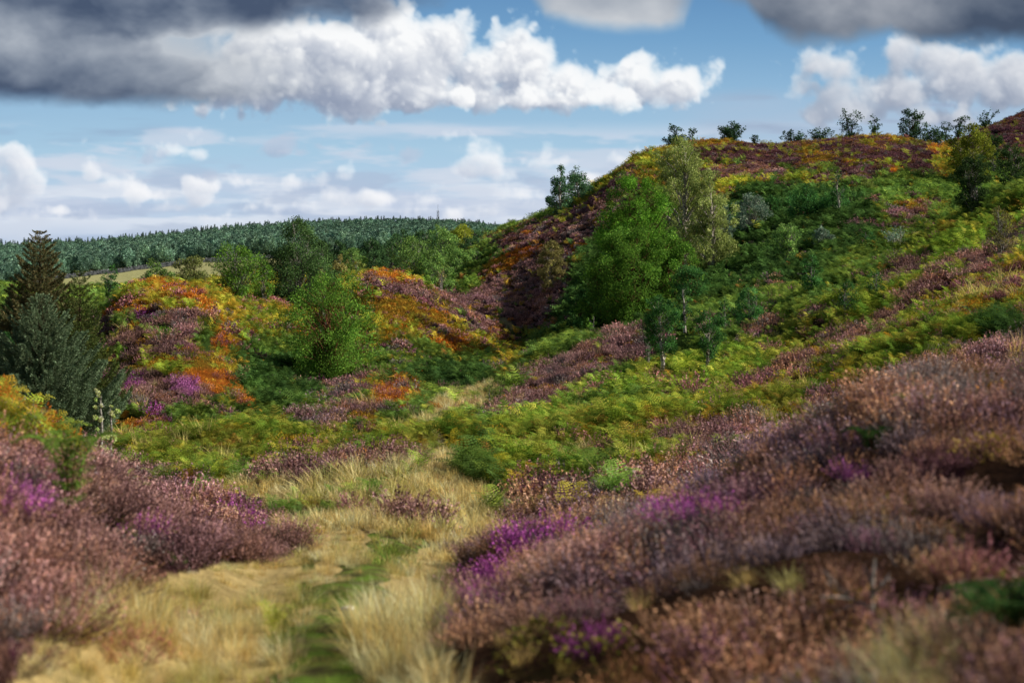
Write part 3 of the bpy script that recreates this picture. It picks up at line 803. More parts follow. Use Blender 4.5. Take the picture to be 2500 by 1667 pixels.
def build_sky(step=1.3):
    u = np.arange(-420, 1446, step); v = np.arange(-150, 268, step)
    U, V = np.meshgrid(u, v)
    # clear sky
    kv = np.array([-150, -20, 40, 100, 150, 200, 240, 268.])
    kc = np.array([(70, 114, 168), (96, 142, 188), (118, 164, 204), (150, 188, 218), (168, 202, 226), (178, 208, 232), (184, 206, 230), (186, 206, 228)], float)
    img = np.stack([np.interp(V, kv, kc[:, i]) for i in range(3)], -1)

    def over(a, c):
        nonlocal img
        a = np.clip(a, 0, 1)[..., None]
        img = img * (1 - a) + np.asarray(c, float) * a

    def put(alpha, c, r0, r1, c0, c1):
        a = np.clip(alpha, 0, 1)[..., None]
        img[r0:r1, c0:c1] = img[r0:r1, c0:c1] * (1 - a) + c * a

    # high thin veil and the low distant layers
    n = fbm(U / 210 + 3, V / 26, 201, 5); n2 = fbm(U / 120, V / 16, 205, 5); n3 = fbm(U / 60, V / 12, 215, 4)
    band = sstep(150, 205, V)
    over((.55 + .45 * sstep(-.3, .3, n)) * band * .95, (196, 207, 227))
    over(sstep(-.12, .26, n2 + .3 * n3) * sstep(140, 190, V) * .85, (222, 229, 240))
    over(sstep(.08, .5, -n2 + .2 * n3) * sstep(165, 215, V) * .45, (172, 188, 214))
    over(sstep(.05, .5, n + .3 * n3) * sstep(112, 128, V) * sstep(192, 165, V) * .7, (204, 214, 230))
    over(sstep(620, 760, U) * sstep(84, 112, V) * (.55 + .4 * n2) * sstep(235, 150, V), (178, 192, 214))
    over(sstep(680, 780, U) * sstep(.0, .5, n2 + .2 * n3) * sstep(80, 110, V) * .6, (150, 164, 190))
    over(sstep(215, 250, V) * sstep(330, 60, U) * (.5 + .5 * n), (150, 176, 212))
    over(sstep(190, 100, U) * sstep(112, 124, V) * sstep(150, 132, V) * sstep(-.1, .4, n), (140, 158, 188))

    wht = np.array([250, 251, 252.]); shd = np.array([146, 160, 184.])

    def cumulus(box, blobs, seed, amp, bright=(.10, .92), lo=shd, hi=wht, opac=1.0, depth=70, dens=.16, st=1.3, gam=.9, soft=7.0):
        uu, vv, al, li = cloud_volume(box[0], box[1], box[2], box[3], st, depth, blobs, seed, amp, dens, soft=soft)
        c0 = int(np.searchsorted(u, uu[0])); r0 = int(np.searchsorted(v, vv[0]))
        r1 = min(len(v), r0 + len(vv)); c1 = min(len(u), c0 + len(uu))
        al = al[:r1 - r0, :c1 - c0]; li = li[:r1 - r0, :c1 - c0]
        k = np.clip((li - bright[0]) / (bright[1] - bright[0]), 0, 1)[..., None] ** gam
        put(al * opac, lo * (1 - k) + hi * k, r0, r1, c0, c1)

    n7 = fbm(U / 90 + 9, V / 20, 225, 5); n8 = fbm(U / 40, V / 11, 235, 4)
    over(sstep(.0, .34, n7 + .35 * n8) * sstep(118, 140, V) * .72, (208, 217, 232))
    over(sstep(.10, .40, -n7 + .3 * n8) * sstep(150, 180, V) * .5, (170, 185, 210))
    # small fair-weather clouds low over the land
    cumulus((-80, 780, 110, 240), [
        (22, 186, 26, 36, 14, 0), (-14, 180, 24, 44, 20, 4), (4, 200, 34, 20, 12, 0), (112, 182, 18, 12, 9, 0), (94, 176, 12, 12, 8, 0), (126, 188, 10, 6, 6, 2),
        (252, 206, 16, 10, 6, 0), (276, 208, 18, 8, 6, 0), (344, 174, 15, 12, 8, 0), (322, 182, 9, 10, 7, 0), (330, 196, 16, 14, 9, 6), (350, 204, 12, 9, 8, 6), (312, 208, 12, 10, 7, 6), (408, 212, 10, 14, 8, 0),
        (492, 172, 20, 20, 8, 0), (468, 172, 16, 12, 6, 0), (508, 176, 12, 10, 6, 2), (538, 162, 17, 10, 6, 0), (558, 163, 14, 8, 5, 0), (466, 214, 20, 9, 6, 5), (492, 212, 18, 10, 6, 5), (595, 180, 7, 8, 6, 0), (555, 215, 16, 12, 7, 4), (215, 218, 16, 6, 5, 0),
        (60, 212, 30, 8, 6, 0), (150, 196, 26, 8, 6, 0), (190, 206, 18, 7, 5, 0), (380, 198, 22, 7, 5, 2), (430, 200, 16, 8, 5, 0), (640, 160, 26, 7, 6, 0), (520, 196, 26, 7, 5, 0), (240, 182, 30, 6, 5, 0), (180, 150, 26, 6, 5, 0), (440, 186, 14, 6, 5, 0), (572, 200, 16, 8, 5, 0), (480, 140, 18, 6, 6, 12), (455, 136, 14, 6, 5, 12)], 31, .36, bright=(.18, .98), lo=np.array([150, 166, 194.]), hi=np.array([250, 250, 252.]), opac=.93, depth=44, dens=.085, soft=11)
    cumulus((100, 440, 122, 195), [(146, 158, 16, 10, 8, 0), (270, 146, 16, 7, 6, 0), (300, 150, 16, 7, 5, 0), (412, 153, 14, 9, 8, 0), (210, 172, 14, 6, 4, 0), (345, 152, 14, 5, 4, 0), (160, 152, 10, 8, 6, 0)],
            37, .42, bright=(.1, .9), lo=np.array([140, 158, 188.]), hi=np.array([188, 200, 220.]), opac=.8, depth=36, dens=.09, soft=8)
    # the long bright cumulus
    cumulus((150, 790, -70, 150), [
        (300, 66, 66, 50, 40, 6), (352, 76, 66, 60, 44, 0), (262, 56, 50, 44, 40, 14), (395, 52, 46, 44, 50, 0), (438, 48, 40, 36, 46, 0), (410, 92, 50, 40, 22, -6),
        (476, 70, 36, 30, 34, 0), (520, 64, 42, 38, 36, 4), (560, 84, 38, 26, 20, 0), (600, 92, 38, 20, 16, 0), (640, 84, 34, 26, 22, 0), (676, 86, 34, 26, 18, 0), (470, 98, 50, 22, 10, 0), (545, 100, 60, 18, 8, 0),
        (378, 20, 36, 28, 40, 8), (250, 80, 60, 30, 30, 10)], 41, .60, bright=(.15, .84), lo=np.array([140, 152, 176.]), depth=110, gam=1.1, dens=.10, soft=14)
    # clouds on the right, more in shade
    cumulus((750, 1200, 0, 180), [
        (826, 64, 26, 16, 12, 0), (846, 62, 18, 14, 12, 0), (806, 88, 20, 16, 10, 0), (832, 92, 20, 12, 8, 0), (905, 54, 26, 26, 24, 0), (930, 62, 30, 26, 24, 0), (960, 78, 50, 32, 28, 0), (1010, 84, 50, 34, 28, 0), (900, 92, 40, 22, 18, 4), (1080, 90, 60, 40, 30, 0),
        (850, 112, 32, 14, 12, 8), (820, 116, 22, 14, 10, 8), (970, 122, 16, 10, 9, 0), (940, 118, 30, 12, 10, 8)], 53, .46, bright=(.12, 1.0), lo=np.array([122, 136, 162.]), hi=np.array([232, 234, 238.]), depth=76, dens=.09, soft=13)
    # heavy grey cloud bases near above
    n4 = fbm(U / 150, V / 80, 301, 6); n5 = fbm(U / 60, V / 44, 311, 5); n6 = fbm(U / 24, V / 20, 321, 4)
    bot = np.interp(U, [-420, 0, 60, 120, 200, 280, 330, 420], [120, 110, 112, 114, 110, 106, 100, 96]) + 10 * n4 + 7 * n5 + 3 * n6
    low = sstep(-3, 17, bot - V)
    edge = np.interp(V + 14 * n5 + 8 * n4, [-150, 0, 14, 32, 42, 60, 80, 100, 120], [420, 405, 350, 240, 255, 300, 310, 310, 300])    # where it meets the lit cloud
    side = sstep(70, -120, U - edge + 26 * n4 + 30 * n5 + 12 * n6)
    dk = np.interp(V + 9 * n4, [-150, -40, 4, 26, 50, 72, 90, 104, 112, 124], [.16, .20, .30, .58, .70, .56, .28, .10, .08, .16])
    dk = dk + .34 * n4 * sstep(104, 60, V) + .26 * n5 + .14 * n6 - .16 * sstep(160, -20, U) + sstep(-190, -20, U - edge) * np.interp(V, [-40, 14, 30, 60, 90, 110], [.08, .12, .5, .52, .40, .25])
    dk = np.clip(dk + .05 + .48 * fbm(U / 90 + .5 * n5, V / 40 + .6 * n4, 341, 5), 0, 1)[..., None]
    g0 = np.array([72, 86, 110.]); g1 = np.array([190, 196, 204.])
    over(low * side * .98, g0 * (1 - dk) + g1 * dk)
    # upper middle
    e = np.interp(U, [520, 545, 600, 660, 684, 700], [-10, 18, 28, 31, 26, -12]) + 8 * n4 + 5 * n5 + 2 * n6
    k = np.clip(.55 + .8 * n4 + .4 * n5 + .012 * (V - 5), 0, 1)[..., None]
    over(sstep(-4, 14, e - V) * sstep(505, 560, U + 16 * n5) * sstep(712, 672, U + 14 * n5) * .92, np.array([140, 148, 162.]) * (1 - k) + np.array([206, 207, 210.]) * k)
    # upper right
    e = np.interp(U, [640, 700, 745, 765, 800, 850, 890, 920, 1024, 1300, 1446], [-16, -8, 8, 36, 46, 42, 30, 44, 46, 60, 60]) + 12 * n4 + 9 * n5 + 4 * n6
    k = np.clip(.32 + .7 * n4 + .35 * n5 + .1 * n6 + sstep(36, 4, V) * .25 - sstep(860, 960, U) * .30, 0, 1)[..., None]
    over(sstep(-6, 18, e - V) * sstep(650, 770, U + 30 * n5) * .96, np.array([70, 82, 102.]) * (1 - k) + np.array([172, 175, 182.]) * k)
    # the far sides and the top, outside the photograph
    return u, v, np.clip(img, 0, 255)


def sky_object():
    u, v, img = build_sky()
    U, V = np.meshgrid(u, v)
    D = np.stack([(U - CX) / F, np.ones_like(U), -(V - HY) / F], -1)
    D = D / np.linalg.norm(D, axis=-1, keepdims=True) * 8600.0
    col = srgb(*[img[..., i] for i in range(3)])
    col = np.moveaxis(col, 0, -1)
    nu = len(u)
    i = np.arange(len(v) - 1)[:, None] * nu + np.arange(nu - 1)[None]
    Fc = np.stack([i, i + 1, i + nu + 1, i + nu], -1).reshape(-1, 4)
    m, nt, out = new_mat('cloudy_sky')
    a = N(nt, 'ShaderNodeAttribute', attribute_name='col')
    e = N(nt, 'ShaderNodeEmission', _Strength=1.0); nt.links.new(a.outputs['Color'], e.inputs['Color']); nt.links.new(e.outputs[0], out.inputs['Surface'])
    m.cycles.emission_sampling = 'NONE'
    me = mesh_from('sky', D.reshape(-1, 3), Fc, {'col': col.reshape(-1, 3)}, m, smooth=True)
    o = link('sky', me); o['kind'] = 'structure'; o['label'] = 'blue sky with bright cumulus and heavy grey cloud at the upper left'
    return o


sky_object()

# ------------------------------------------------------------------ trees
ML = leaf_material('leaf_green', .26)
MN = leaf_material('needle_green', .15)


def bark_material(name, c0, c1, sc):
    m, nt, out = new_mat(name)
    tc = N(nt, 'ShaderNodeTexCoord'); mp = N(nt, 'ShaderNodeMapping'); mp.inputs['Scale'].default_value = (sc, sc, sc * 2.2)
    nt.links.new(tc.outputs['Object'], mp.inputs[0])
    n = N(nt, 'ShaderNodeTexNoise', _Scale=3.0, _Detail=5.0); nt.links.new(mp.outputs[0], n.inputs['Vector'])
    r = N(nt, 'ShaderNodeValToRGB'); nt.links.new(n.outputs['Fac'], r.inputs[0])
    r.color_ramp.elements[0].position = .40; r.color_ramp.elements[0].color = (*srgb(*c0), 1)
    r.color_ramp.elements[1].position = .56; r.color_ramp.elements[1].color = (*srgb(*c1), 1)
    b = N(nt, 'ShaderNodeBsdfDiffuse'); nt.links.new(r.outputs[0], b.inputs['Color']); nt.links.new(b.outputs[0], out.inputs['Surface'])
    return m


BARK = dict(birch=bark_material('birch_bark', (70, 60, 52), (214, 204, 190), 3), brown=bark_material('brown_bark', (66, 48, 38), (126, 92, 70), 4),
            red=bark_material('reddish_bark', (84, 54, 40), (160, 112, 84), 4), grey=bark_material('grey_bark', (88, 82, 76), (176, 170, 160), 4), dark=bark_material('dark_bark', (40, 32, 26), (74, 60, 48), 4))


class Tube:
    def __init__(s): s.V = []; s.F = []; s.n = 0
    def add(s, P, R, k=5):
        P = np.asarray(P, float); m = len(P)
        T = unit(np.gradient(P, axis=0)); ref = np.where(np.abs(T[:, 2:3]) > .9, np.array([[1., 0, 0]]), np.array([[0, 0, 1.]]))
        A = unit(np.cross(T, ref)); B = np.cross(T, A)
        a = np.arange(k) / k * 2 * np.pi
        ring = P[:, None] + (A[:, None] * np.cos(a)[None, :, None] + B[:, None] * np.sin(a)[None, :, None]) * np.asarray(R)[:, None, None]
        s.V.append(ring.reshape(-1, 3))
        i = np.arange(m - 1)[:, None] * k + np.arange(k)[None]; j = np.arange(m - 1)[:, None] * k + (np.arange(k)[None] + 1) % k
        s.F.append((np.stack([i, j, j + k, i + k], -1).reshape(-1, 4)) + s.n); s.n += m * k
    def mesh(s, name, mat): return mesh_from(name, np.vstack(s.V), np.vstack(s.F), None, mat, smooth=True)


def leaves_mesh(name, C, U, size, col, g, mat, aspect=.62):
    """rhombic leaves (two triangles sharing an edge) at C pointing along U"""
    n = len(C); Vv = unit(np.cross(U, g.normal(0, 1, (n, 3)))); s = size[:, None]
    P = np.stack([C, C + U * s * .5 - Vv * s * aspect * .5, C + U * s, C + U * s * .5 + Vv * s * aspect * .5], 1)
    # fold a little along the midrib
    P[:, (1, 3)] += np.cross(U, Vv)[:, None] * (s * .12)[:, None]
    return mesh_from(name, P.reshape(-1, 3), np.arange(n * 4).reshape(n, 4), {'col': np.repeat(col, 4, 0)}, mat)


def prof(shape, t):
    if shape == 'birch':   return np.sin(np.pi * np.clip(t, 0, 1) ** .72) ** .75 * (1.08 - .35 * t) + .04
    if shape == 'oval':    return np.sin(np.pi * np.clip(.10 + .84 * t, 0, 1)) ** .65
    if shape == 'round':   return np.sqrt(np.clip(1 - (2 * t - .95) ** 2, .02, 1))
    if shape == 'cone':    return (1 - t) ** .8 * np.clip(t * 9, .25, 1) + .05
    if shape == 'column':  return np.sin(np.pi * np.clip(.06 + .9 * t, 0, 1)) ** .45
    if shape == 'fan':     return .25 + .75 * np.clip(t * 1.35, 0, 1) ** .8 * np.sqrt(np.clip(1 - ((t - .6) / .42).clip(0) ** 2, .03, 1))
    return np.sin(np.pi * t) ** .6


PXN = {}


def broadleaf(name, label, px, top, wpx, d=None, base=None, shape='birch', pal='green', bark='brown', dens=1.0, stems=1, bare=.12, droop=.3, lean=0.0, seed=0,
              clumps=None, light=1.0, group=None, cat='tree', wind=0.0, twig=0, ragged=.35, leafk=1.0, asp=.62):
    g = np.random.default_rng(seed + 1000)
    if d is None:
        x0, d, z0 = hit(px, base)
    else:
        x0 = (px - CX) / F * d; z0 = float(ground_z(np.array([x0]), np.array([d]))[0])
    z0 -= .05
    H = max(.4, -(top - HY) / F * d - z0); W = wpx / F * d * .92; pxm = d / F
    root = bpy.data.objects.new(name, None); COL.objects.link(root); root.location = (x0, d, z0); root.empty_display_size = .3
    tag(root, label, cat, group)
    b0 = bare * H
    nc = int(np.clip((clumps or 14 + (H * W) / (pxm * 9) ** 2 * 2.4) * 1.5, 16, 230))
    # crown: clumps of leaves in an uneven envelope
    t = g.random(nc * 3) ** .9
    az = g.random(nc * 3) * 2 * np.pi; rr = np.sqrt(.12 + .88 * g.random(nc * 3))
    lump = 1 + .9 * ragged * np.sin(az * 2 + t * 7 + seed) * np.cos(az * 3 - t * 11 + seed * 2) + ragged * .6 * g.normal(0, .5, nc * 3)
    R = prof(shape, t) * W * .5 * lump
    keep = g.random(nc * 3) < np.clip(prof(shape, t) + .15, 0, 1); keep = np.nonzero(keep)[0][:nc]
    t, az, rr, R = t[keep], az[keep], rr[keep], R[keep]; nc = len(t)
    C = np.stack([np.cos(az) * rr * R + lean * t * W + wind * t ** 2 * W, np.sin(az) * rr * R, b0 + (H - b0) * t * .97], 1)
    rc = W * (.050 + .060 * g.random(nc)) * (1.15 - .45 * t) * (30.0 / max(nc, 12)) ** .18
    # trunk and limbs
    tb = Tube(); tr = H * .016 + .012; tr = max(tr, .45 * pxm) * (1.35 if bark == 'birch' else 1)
    tips = []
    for s in range(stems):
        a = g.random() * 6.28; sp = 0 if stems == 1 else W * (.05 + .22 * g.random())
        tt = np.linspace(0, 1, 8); e = np.array([math.cos(a) * sp + lean * W * .8 + wind * W * .6, math.sin(a) * sp, H * (.90 if s == 0 else .62 + .25 * g.random())])
        P = e[None] * np.stack([tt ** 1.1, tt ** 1.1, tt], 1) + np.cumsum(g.normal(0, .012 * H, (8, 3)) * np.array([1, 1, 0]), 0)
        P[0] = (math.cos(a) * min(sp, .08) * .6, math.sin(a) * min(sp, .08) * .6, 0)
        tb.add(P, tr * (1 if stems == 1 else .75) * (1.05 - tt) ** .8 + .004, 6); tips.append(P)
    for i in range(nc):
        P = tips[i % stems]
        hz = np.hypot(*(C[i, :2] - np.array([lean, 0]) * t[i] * W))
        zb = np.clip(C[i, 2] - hz * (.9 if shape != 'fan' else 1.4) - .05 * H, .06 * H, .86 * H)
        q = np.interp(zb, P[:, 2], np.arange(len(P))); k = int(min(q, len(P) - 2)); st = P[k] + (P[k + 1] - P[k]) * (q - k)
        tt = np.linspace(0, 1, 4)
        L = st[None] * (1 - tt)[:, None] + C[i][None] * tt[:, None]; L[1:3, 2] += .10 * hz * (1 if droop > 0 else .4)
        rb = max(tr * .42 * (1 - zb / H) ** .8, .20 * pxm)
        tb.add(L, rb * (1 - .75 * tt), 4)
        for _ in range(twig):
            f = .5 + .5 * g.random(); s0 = L[0] * (1 - f) + L[-1] * f; e0 = s0 + unit(C[i] - st + g.normal(0, .5, 3) * np.linalg.norm(C[i] - st)) * rc[i] * 2.4
            tb.add(np.stack([s0, (s0 + e0) / 2 + np.array([0, 0, .03]), e0]), [rb * .35, rb * .28, rb * .12], 3)
    link('trunk', tb.mesh('trunk', BARK[bark]), root)
    # leaves
    leaf = max(1.6 * pxm, .03) * leafk
    area = H * (1 - bare) * W * .72
    n = int(np.clip(area / leaf ** 2 * 14.5 * dens, 160, 70000))
    wgt = rc ** 2; ci = g.choice(nc, n, p=wgt / wgt.sum())
    o = g.normal(0, 1, (n, 3)); o *= (np.clip(np.linalg.norm(o, axis=1, keepdims=True), 0, 1.75) / np.linalg.norm(o, axis=1, keepdims=True))
    Pp = C[ci] + o * rc[ci][:, None] * np.array([.95, .95, .80])
    dr = np.abs(g.normal(0, 1, n)) * droop * rc[ci] * 1.1; Pp[:, 2] -= dr
    Pp[:, 2] = np.maximum(Pp[:, 2], .02 * H)
    if bark == 'birch':          # thin foliage close to the stem, so the white bark shows in places
        sx = np.interp(Pp[:, 2], tips[0][:, 2], tips[0][:, 0]); near = (np.abs(Pp[:, 0] - sx) < max(.04 * W, 1.6 * pxm)) & (np.sin(Pp[:, 2] / H * 23 + seed) > -.35) & (Pp[:, 2] < .72 * H)
        Pp[near, 0] += np.sign(g.normal(0, 1, near.sum())) * .10 * W
    U = unit(g.normal(0, 1, (n, 3)) + np.array([0, 0, -.7 * droop]) + o * .5)
    pc = np.array([srgb(*c) for c in LEAF[pal]])
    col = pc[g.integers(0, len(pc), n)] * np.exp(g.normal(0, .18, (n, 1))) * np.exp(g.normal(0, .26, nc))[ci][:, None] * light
    link('crown', leaves_mesh('crown', Pp, U, leaf * (.6 + .8 * g.random(n)), np.clip(col * 1.45, 0, .85), g, ML, asp), root)
    return root


LEAF = dict(
    green=[(94, 130, 48), (80, 114, 44), (112, 146, 54), (86, 120, 52)], bright=[(98, 140, 46), (84, 126, 42), (114, 152, 52), (88, 130, 48)],
    deep=[(64, 104, 50), (54, 92, 46), (76, 116, 56), (66, 102, 60)], olive=[(136, 146, 82), (120, 132, 70), (156, 162, 100), (112, 124, 70)],
    silver=[(140, 158, 138), (112, 138, 116), (160, 172, 148), (92, 122, 100)], dull=[(110, 122, 60), (98, 110, 56), (126, 134, 70)], brown=[(136, 128, 78), (120, 112, 66), (150, 140, 90), (112, 110, 60)],
    dark=[(64, 86, 48), (54, 76, 42), (74, 96, 54)], sky=[(58, 86, 62), (48, 76, 54), (70, 96, 66), (64, 84, 52)], pale=[(170, 196, 110), (150, 182, 96), (186, 206, 128)], hedge=[(104, 112, 62), (86, 98, 54), (122, 124, 72)],
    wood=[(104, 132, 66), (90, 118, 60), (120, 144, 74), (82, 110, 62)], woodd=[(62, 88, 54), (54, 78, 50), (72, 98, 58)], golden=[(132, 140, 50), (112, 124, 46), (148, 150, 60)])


def spruce(name, label, px, top, wpx, d, pal, seed=0, dens=1.0, whorls=18, per=9, up=.25, bare=.04, sag=.5, lean=0.0):
    g = np.random.default_rng(seed + 5000)
    x0 = (px - CX) / F * d; z0 = float(ground_z(np.array([x0]), np.array([d]))[0]) - .05
    H = -(top - HY) / F * d - z0; W = wpx / F * d; pxm = d / F
    root = bpy.data.objects.new(name, None); COL.objects.link(root); root.location = (x0, d, z0); root.empty_display_size = .3
    tag(root, label, 'tree')
    tb = Tube(); tt = np.linspace(0, 1, 9)
    tb.add(np.stack([lean * W * tt, 0 * tt, tt * H], 1), (H * .017 + .01) * (1.03 - tt) + .3 * pxm * (1 - tt), 7)
    C = []; U = []; S = []; Q = []
    leaf = max(1.7 * pxm, .03)
    for w in range(whorls):
        t = bare + (1 - bare) * ((w + .35 * g.random()) / whorls) ** .92
        R = W * .5 * ((1 - t) ** .92) * (.80 + .4 * g.random()) + .03 * W
        nb = max(4, int(per * (1.05 - .45 * t)))
        for b in range(nb):
            a = 2 * np.pi * (b + g.random() * .8) / nb + w * 1.3; L = R * (.7 + .45 * g.random())
            o = np.array([math.cos(a), math.sin(a), 0]); sd = np.array([-o[1], o[0], 0])
            s = np.linspace(0, 1, 6)
            zz = L * (up * .9 * s - sag * s * (1 - s) * 1.1 * (1 - t) + up * .8 * s ** 3 + .45 * t * s)
            B = o[None] * (L * s)[:, None] + np.array([0, 0, 1.]) * (t * H + zz)[:, None] + np.array([lean * W * t, 0, 0])
            tb.add(B, max(.008 * L + .004, .22 * pxm) * (1.05 - s), 3)
            # side twigs carrying needles
            m = int(np.clip(L / leaf * L / leaf * 1.15 * dens + 20, 20, 2400))
            f = g.random(m) ** .62
            side = g.choice([-1, 1], m); k = g.random(m) * .42 * L * (1.02 - f) + .02 * L
            base = np.stack([np.interp(f, s, B[:, j]) for j in range(3)], 1)
            tw = unit(o[None] * .75 + sd[None] * side[:, None] * 1.0 + np.array([0, 0, -.10 + .2 * up]) + g.normal(0, .14, (m, 3)))
            C.append(base + tw * k[:, None] + g.normal(0, .012 * L, (m, 3))); U.append(unit(tw + o * .4 + np.array([0, 0, .30]) + g.normal(0, .40, (m, 3))))
            S.append(leaf * (.7 + .8 * g.random(m))); Q.append(np.clip(f * .6 + k / (.42 * L) * .5, 0, 1))
    link('trunk', tb.mesh('trunk', BARK['dark']), root)
    C = np.vstack(C); U = np.vstack(U); S = np.concatenate(S); Q = np.concatenate(Q)
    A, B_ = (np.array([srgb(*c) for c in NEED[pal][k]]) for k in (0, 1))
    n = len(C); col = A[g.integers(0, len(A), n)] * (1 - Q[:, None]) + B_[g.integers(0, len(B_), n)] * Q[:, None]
    col *= 1.75 * np.exp(g.normal(0, .2, (n, 1)))
    link('crown', leaves_mesh('crown', C, U, S, col, g, MN, .34), root)
    print(name, n)
    return root


# needles: (inside the crown, at the tips)
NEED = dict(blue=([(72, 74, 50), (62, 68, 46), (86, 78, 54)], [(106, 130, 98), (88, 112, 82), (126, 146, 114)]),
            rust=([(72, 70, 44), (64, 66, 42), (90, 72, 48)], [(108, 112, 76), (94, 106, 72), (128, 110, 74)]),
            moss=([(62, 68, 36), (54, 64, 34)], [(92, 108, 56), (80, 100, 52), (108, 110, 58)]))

T = broadleaf
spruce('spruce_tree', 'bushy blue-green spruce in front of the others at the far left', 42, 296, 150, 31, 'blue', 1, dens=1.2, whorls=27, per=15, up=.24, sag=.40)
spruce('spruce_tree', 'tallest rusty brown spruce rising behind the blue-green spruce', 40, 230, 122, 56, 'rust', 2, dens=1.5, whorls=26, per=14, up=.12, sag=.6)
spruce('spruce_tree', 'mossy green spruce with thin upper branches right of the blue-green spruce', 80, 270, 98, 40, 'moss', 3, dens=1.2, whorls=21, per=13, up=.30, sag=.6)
T('sapling', 'slender pale leaved sapling beside the foot of the blue-green spruce', 98, 386, 13, d=24.0, shape='column', pal='pale', bark='grey', dens=.9, bare=.05, seed=1, clumps=16, droop=.1, light=1.4)
T('sapling', 'short pale leaved sapling with a broader top near the spruces', 111, 400, 15, d=25.0, shape='column', pal='pale', bark='grey', light=1.4, dens=.9, bare=.2, seed=2, clumps=12, droop=.1)
T('birch_tree', 'broad leafy birch with reddish stems standing in the hollow between the mounds', 331, 267, 100, base=381, shape='oval', pal='green', bark='red', dens=.85, stems=4, bare=.06, seed=3, clumps=120, ragged=.6, droop=.5, light=1.1)
T('birch_tree', 'tall dark birch with a narrow top behind the broad leafy birch', 298, 213, 74, d=92, shape='birch', pal='dark', bark='grey', dens=1.15, bare=.03, seed=4, stems=2, droop=.6, light=1.6)
T('birch_tree', 'lower rounded birch leaning against the tall dark birch', 322, 238, 30, d=95, shape='round', pal='dark', bark='grey', dens=1.1, bare=.04, seed=5, droop=.5, light=1.2)
T('rowan_tree', 'spreading green rowan with pale branches at the head of the gully', 237, 244, 58, d=84, shape='fan', pal='green', bark='grey', dens=.85, stems=4, bare=.05, seed=6, twig=1, ragged=.4)
T('birch_tree', 'small thin leaved birch between the rowan and the tall dark birch', 264, 262, 24, d=86, shape='round', pal='green', bark='grey', dens=.6, stems=3, bare=.05, seed=7)
T('hawthorn_tree', 'wide low dark hawthorn with a flat top beyond the left mound', 192, 254, 42, d=140, shape='round', pal='hedge', bark='dark', dens=1.3, stems=3, bare=0, seed=8, droop=.1)
T('willow_bush', 'pale round willow bush beside the field, left of the dark hawthorn', 153, 258, 25, d=130, shape='round', pal='wood', bark='grey', dens=.9, stems=3, bare=0, seed=9, cat='bush')
T('willow_bush', 'low willow bush joined to the foot of the pale round one', 167, 266, 18, d=128, shape='round', pal='wood', bark='grey', dens=.9, stems=2, bare=0, seed=10, cat='bush')
T('rowan_tree', 'little dark rowan on the crest of the left mound below the field wall', 111, 264, 17, d=70, shape='fan', pal='deep', bark='grey', dens=.6, stems=2, bare=.15, seed=11)
T('dead_shrub', 'bare pale shrub behind the top of the broad leafy birch', 324, 264, 16, d=66, shape='fan', pal='brown', bark='grey', dens=.12, stems=4, bare=.1, seed=12, twig=3, cat='shrub')
T('dead_shrub', 'bare grey shrub at the end of the orange topped mound', 442, 268, 16, d=100, shape='fan', pal='brown', bark='grey', dens=.10, stems=4, bare=.1, seed=13, twig=3, cat='shrub')
# birches on the right-hand hill
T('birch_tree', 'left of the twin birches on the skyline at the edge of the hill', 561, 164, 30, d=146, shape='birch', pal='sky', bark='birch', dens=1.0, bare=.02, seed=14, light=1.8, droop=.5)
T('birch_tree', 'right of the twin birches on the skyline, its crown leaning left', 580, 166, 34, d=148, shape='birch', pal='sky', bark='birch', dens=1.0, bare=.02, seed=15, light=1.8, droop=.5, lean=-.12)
T('birch_tree', 'brownish rounded birch alone on the heather flank above the valley', 551, 238, 30, d=103, shape='round', pal='brown', bark='grey', dens=1.0, bare=.03, stems=2, seed=16, droop=.4)
T('birch_tree', 'tall silvery birch with a white trunk behind the bright green birch', 682, 132, 74, d=88, shape='oval', pal='olive', bark='birch', light=1.25, dens=.95, bare=.05, seed=17, droop=.9, clumps=95)
T('birch_tree', 'narrow silvery birch to the right of the tall white trunked one', 710, 168, 48, d=86, shape='column', pal='olive', bark='birch', dens=.95, bare=.08, seed=18, droop=.9, clumps=60, light=1.15)
T('birch_tree', 'bright green birch, tallest in the clump at the foot of the hill', 638, 174, 86, d=76, shape='oval', pal='bright', bark='brown', dens=1.05, bare=.04, seed=19, stems=2, clumps=110, light=0.95)
T('birch_tree', 'dense green birch at the front of the clump', 634, 226, 84, d=72, shape='oval', pal='green', bark='brown', dens=1.2, bare=0, seed=20, stems=3, clumps=110, light=0.92)
T('birch_tree', 'bushy green birch on the left side of the clump', 602, 252, 48, d=74, shape='round', pal='green', bark='brown', dens=1.0, bare=0, seed=21, stems=3, light=.85)
T('birch_tree', 'green birch on the right side of the clump below the silvery one', 674, 226, 56, d=73, shape='round', pal='green', bark='brown', dens=1.0, bare=.02, seed=22, stems=2, clumps=70)
T('birch_tree', 'small dark birch leaning over the slope at the right foot of the clump', 690, 262, 42, d=68, shape='round', pal='deep', bark='red', dens=1.0, bare=.12, seed=23, stems=2, light=1.1)
T('rowan_tree', 'slim dark rowan with a white trunk in front of the birch clump', 662, 294, 42, base=371, shape='oval', pal='deep', bark='birch', dens=1.0, bare=.28, seed=24, clumps=46, ragged=.3, light=1.1)
T('rowan_tree', 'thin leaved rowan with a pale stem to the right of the slim dark rowan', 708, 310, 36, base=374, shape='fan', pal='deep', bark='birch', dens=0.7, bare=.28, seed=25, clumps=30, light=1.05)
T('sapling', 'nearly bare grey sapling at the left foot of the slim dark rowan', 648, 336, 12, base=371, shape='fan', pal='deep', bark='grey', dens=.15, bare=.25, seed=26, twig=2, stems=2)
